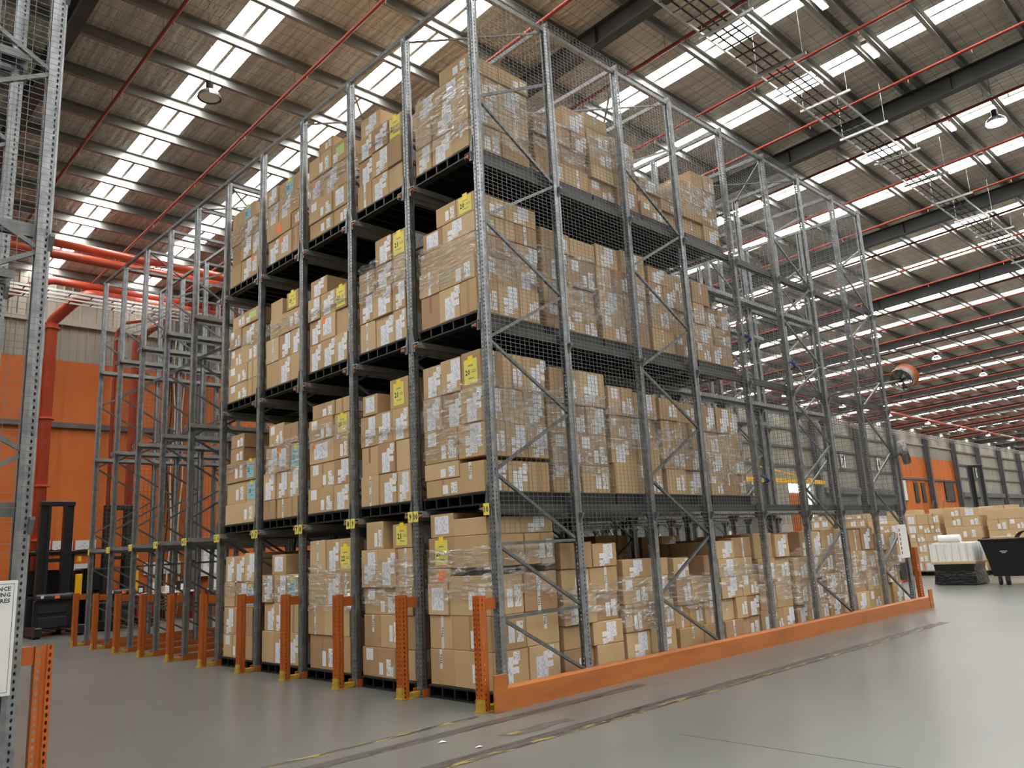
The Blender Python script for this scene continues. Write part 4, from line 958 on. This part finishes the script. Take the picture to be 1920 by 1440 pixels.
# wall notices, shelves and boxes behind the forklifts
for k, (y0, y1) in enumerate(((.55, .92), (.98, 1.55), (1.62, 2.22))):
    b = MB(); b.box(XW - .0, XW + .03, y0, y1, 2.2, 2.62, 'white_paint', .002); o = b.build('notice_sign'); tag(o, '%s of three white notices on the orange wall' % ('leftmost', 'middle', 'rightmost')[k], 'sign', 'white notices above the forklift')
    b = MB(); b.patch((XW + .0305, y1, 2.2), (0, -1, 0), (0, 0, 1), (1, 0, 0), .04, y1 - y0 - .04, .06, .36, .0005, 'paper_sheet'); b.build('print', o)
for k, (ya, yb) in enumerate(((3.15, 5.0), (5.5, 8.2))):
    t = empty('work_bench', (-20.2, ya, 0)); tag(t, 'low white-topped bench %s the wall column' % ('left of', 'right of')[k], 'bench')
    b = MB(); b.box(-.3, .3, 0, yb - ya, .85, .9, 'white_paint', .005); b.build('top', t)
    for y in (.05, yb - ya - .05):
        b = MB(); b.box(-.27, .27, y - .03, y + .03, 0, .85, 'red_paint'); b.build('leg', t)
random.seed(3)
for k in range(8):
    y = (3.2, 3.6, 4.05, 4.5, 5.6, 6.2, 6.9, 7.5)[k]; h = random.uniform(.15, .5); b = MB(); mt = random.choice(('white_paint', 'cream_plastic', 'red_paint', CARD[0], 'truck_grey'))
    b.box(-20.4, -20.05, y, y + random.uniform(.2, .38), .902, .902 + h, mt, .01); o = b.build('bench_case'); tag(o, 'small case on the bench, %s from the left' % ORD[k], 'case', 'small cases on the wall bench')
    b = MB(); b.patch((-20.049, y + .05, .93), (0, 1, 0), (0, 0, 1), (1, 0, 0), 0, .12, 0, h * .6, .001, 'paper_plain'); b.build('label', o)
for k, (y0, y1, z0, z1) in enumerate(((.1, .6, 1.7, 2.0), (1.4, 2.0, 1.5, 1.9), (3.7, 4.9, 1.45, 1.85), (5.5, 6.2, 1.3, 2.5))):
    b = MB(); b.box(XW, XW + .22 if k == 3 else XW + .04, y0, y1, z0, z1, 'cream_plastic' if k == 3 else 'white_paint', .004); o = b.build('electrical_cabinet' if k == 3 else 'white_board')
    tag(o, ('small white board left of the tall forklift mast', 'white board between the forklifts', 'wide white board on the orange wall behind the empty lanes', 'cream electrical cabinet on the orange wall')[k], 'cabinet' if k == 3 else 'board')
    b = MB(); b.patch((XW + (.2205 if k == 3 else .0405), y0, z0), (0, 1, 0), (0, 0, 1), (1, 0, 0), .08, y1 - y0 - .08, .08, z1 - z0 - .08, .001, 'paper_plain'); b.build('face_sheet', o)

# ------------------------------------------------------------------ dock wall signs, windows, stairs, crane
for (num, y, z, s_) in (('5', 42.84, 4.35, .8), ('6', 50.0, 6.8, .8), ('7', 57.2, 6.75, .8), ('8', 64.3, 6.75, .8), ('9', 90.8, 6.75, .8)):
    b = MB(); b.box(XW + .1, XW + .13, y, y + .75, z, z + 1.05, 'white_paint', .003); o = b.build('bay_sign'); tag(o, 'white bay number sign reading %s on the dock wall' % num, 'sign', 'bay number signs on the dock wall')
    b = MB(); b.text(num, (XW + .132, y + .375, z + .52), (0, 1, 0), (0, 0, 1), .75, 'ink_black'); b.build('number', o)
for k, (y0, y1, z0, z1, mt) in enumerate(((69.4, 70.3, 4.2, 6.0, 'skylight_sheet'), (72.4, 73.2, 4.1, 5.8, 'dark_glass'), (74.2, 75.0, 4.1, 5.8, 'dark_glass'), (76.9, 77.7, 4.0, 5.8, 'skylight_sheet'), (80.6, 83.0, 4.2, 6.0, 'dark_glass'))):
    b = MB(); b.box(XW, XW + .06, y0 - .08, y1 + .08, z0 - .08, z1 + .08, 'truck_grey'); o = struct(b.build('window_%d' % (k + 1)), 'window in the orange office wall')
    b = MB(); b.box(XW + .06, XW + .07, y0, y1, z0, z1, 'white_paint' if mt == 'skylight_sheet' else mt); b.build('pane', o)
t = empty('steel_stairs', (-20.4, 72.5, 0)); tag(t, 'steel stair and landing against the orange office wall', 'stairs')
for k in range(10):
    b = MB(); b.box(0, .9, .25 * k, .25 * k + .24, .3 * k + .2, .3 * k + .25, 'steel_dark'); b.build('tread', t)
for x in (0, .9):
    b = MB(); b.bar((x, 0, .1), (x, 2.5, 3.1), .05, .2, 'steel_dark'); b.bar((x, 0, 1.1), (x, 2.5, 4.1), .05, .05, 'galvanised'); b.bar((x, 2.5, 4.1), (x, 4.2, 4.1), .05, .05, 'galvanised'); b.bar((x, 2.5, 3.05), (x, 4.2, 3.05), .06, .15, 'steel_dark')
    for k in range(4): b.bar((x, .2 + k * .75, .3 + k * .9), (x, .2 + k * .75, 1.35 + k * .9), .04, .04, 'galvanised')
    b.build('balustrade', t)
t = empty('jib_crane', (-19.0, 40.0, 0)); tag(t, 'yellow jib crane beam in front of the dock wall', 'crane')
b = MB(); b.tube([(0, 0, 0), (0, 0, 5.6)], .15, 'yellow_crane', 12); b.build('post', t)
b = MB(); b.box(-.12, .12, -2.0, 9.5, 5.05, 5.35, 'yellow_crane', .01); b.build('beam', t)
b = MB(); b.bar((0, .2, 6.1), (0, 8, 5.35), .08, .08, 'yellow_crane'); b.build('tie_rod', t)
b = MB(); b.box(-29, -26, 54.0, 60.5, -.02, 5.2, 'orange_wall_paint', .05)
for k in range(18): b.box(-26, -25.95, 54.1 + k * .35, 54.25 + k * .35, .7, 5.0, 'orange_wall_paint')
tag(b.build('shipping_container'), 'orange container standing outside the open dock door', 'container')
b = MB(); b.box(-60, -21.3, -30, 130, -.3, -.02, 'concrete'); o = struct(b.build('yard_ground'), 'concrete yard outside the dock doors')
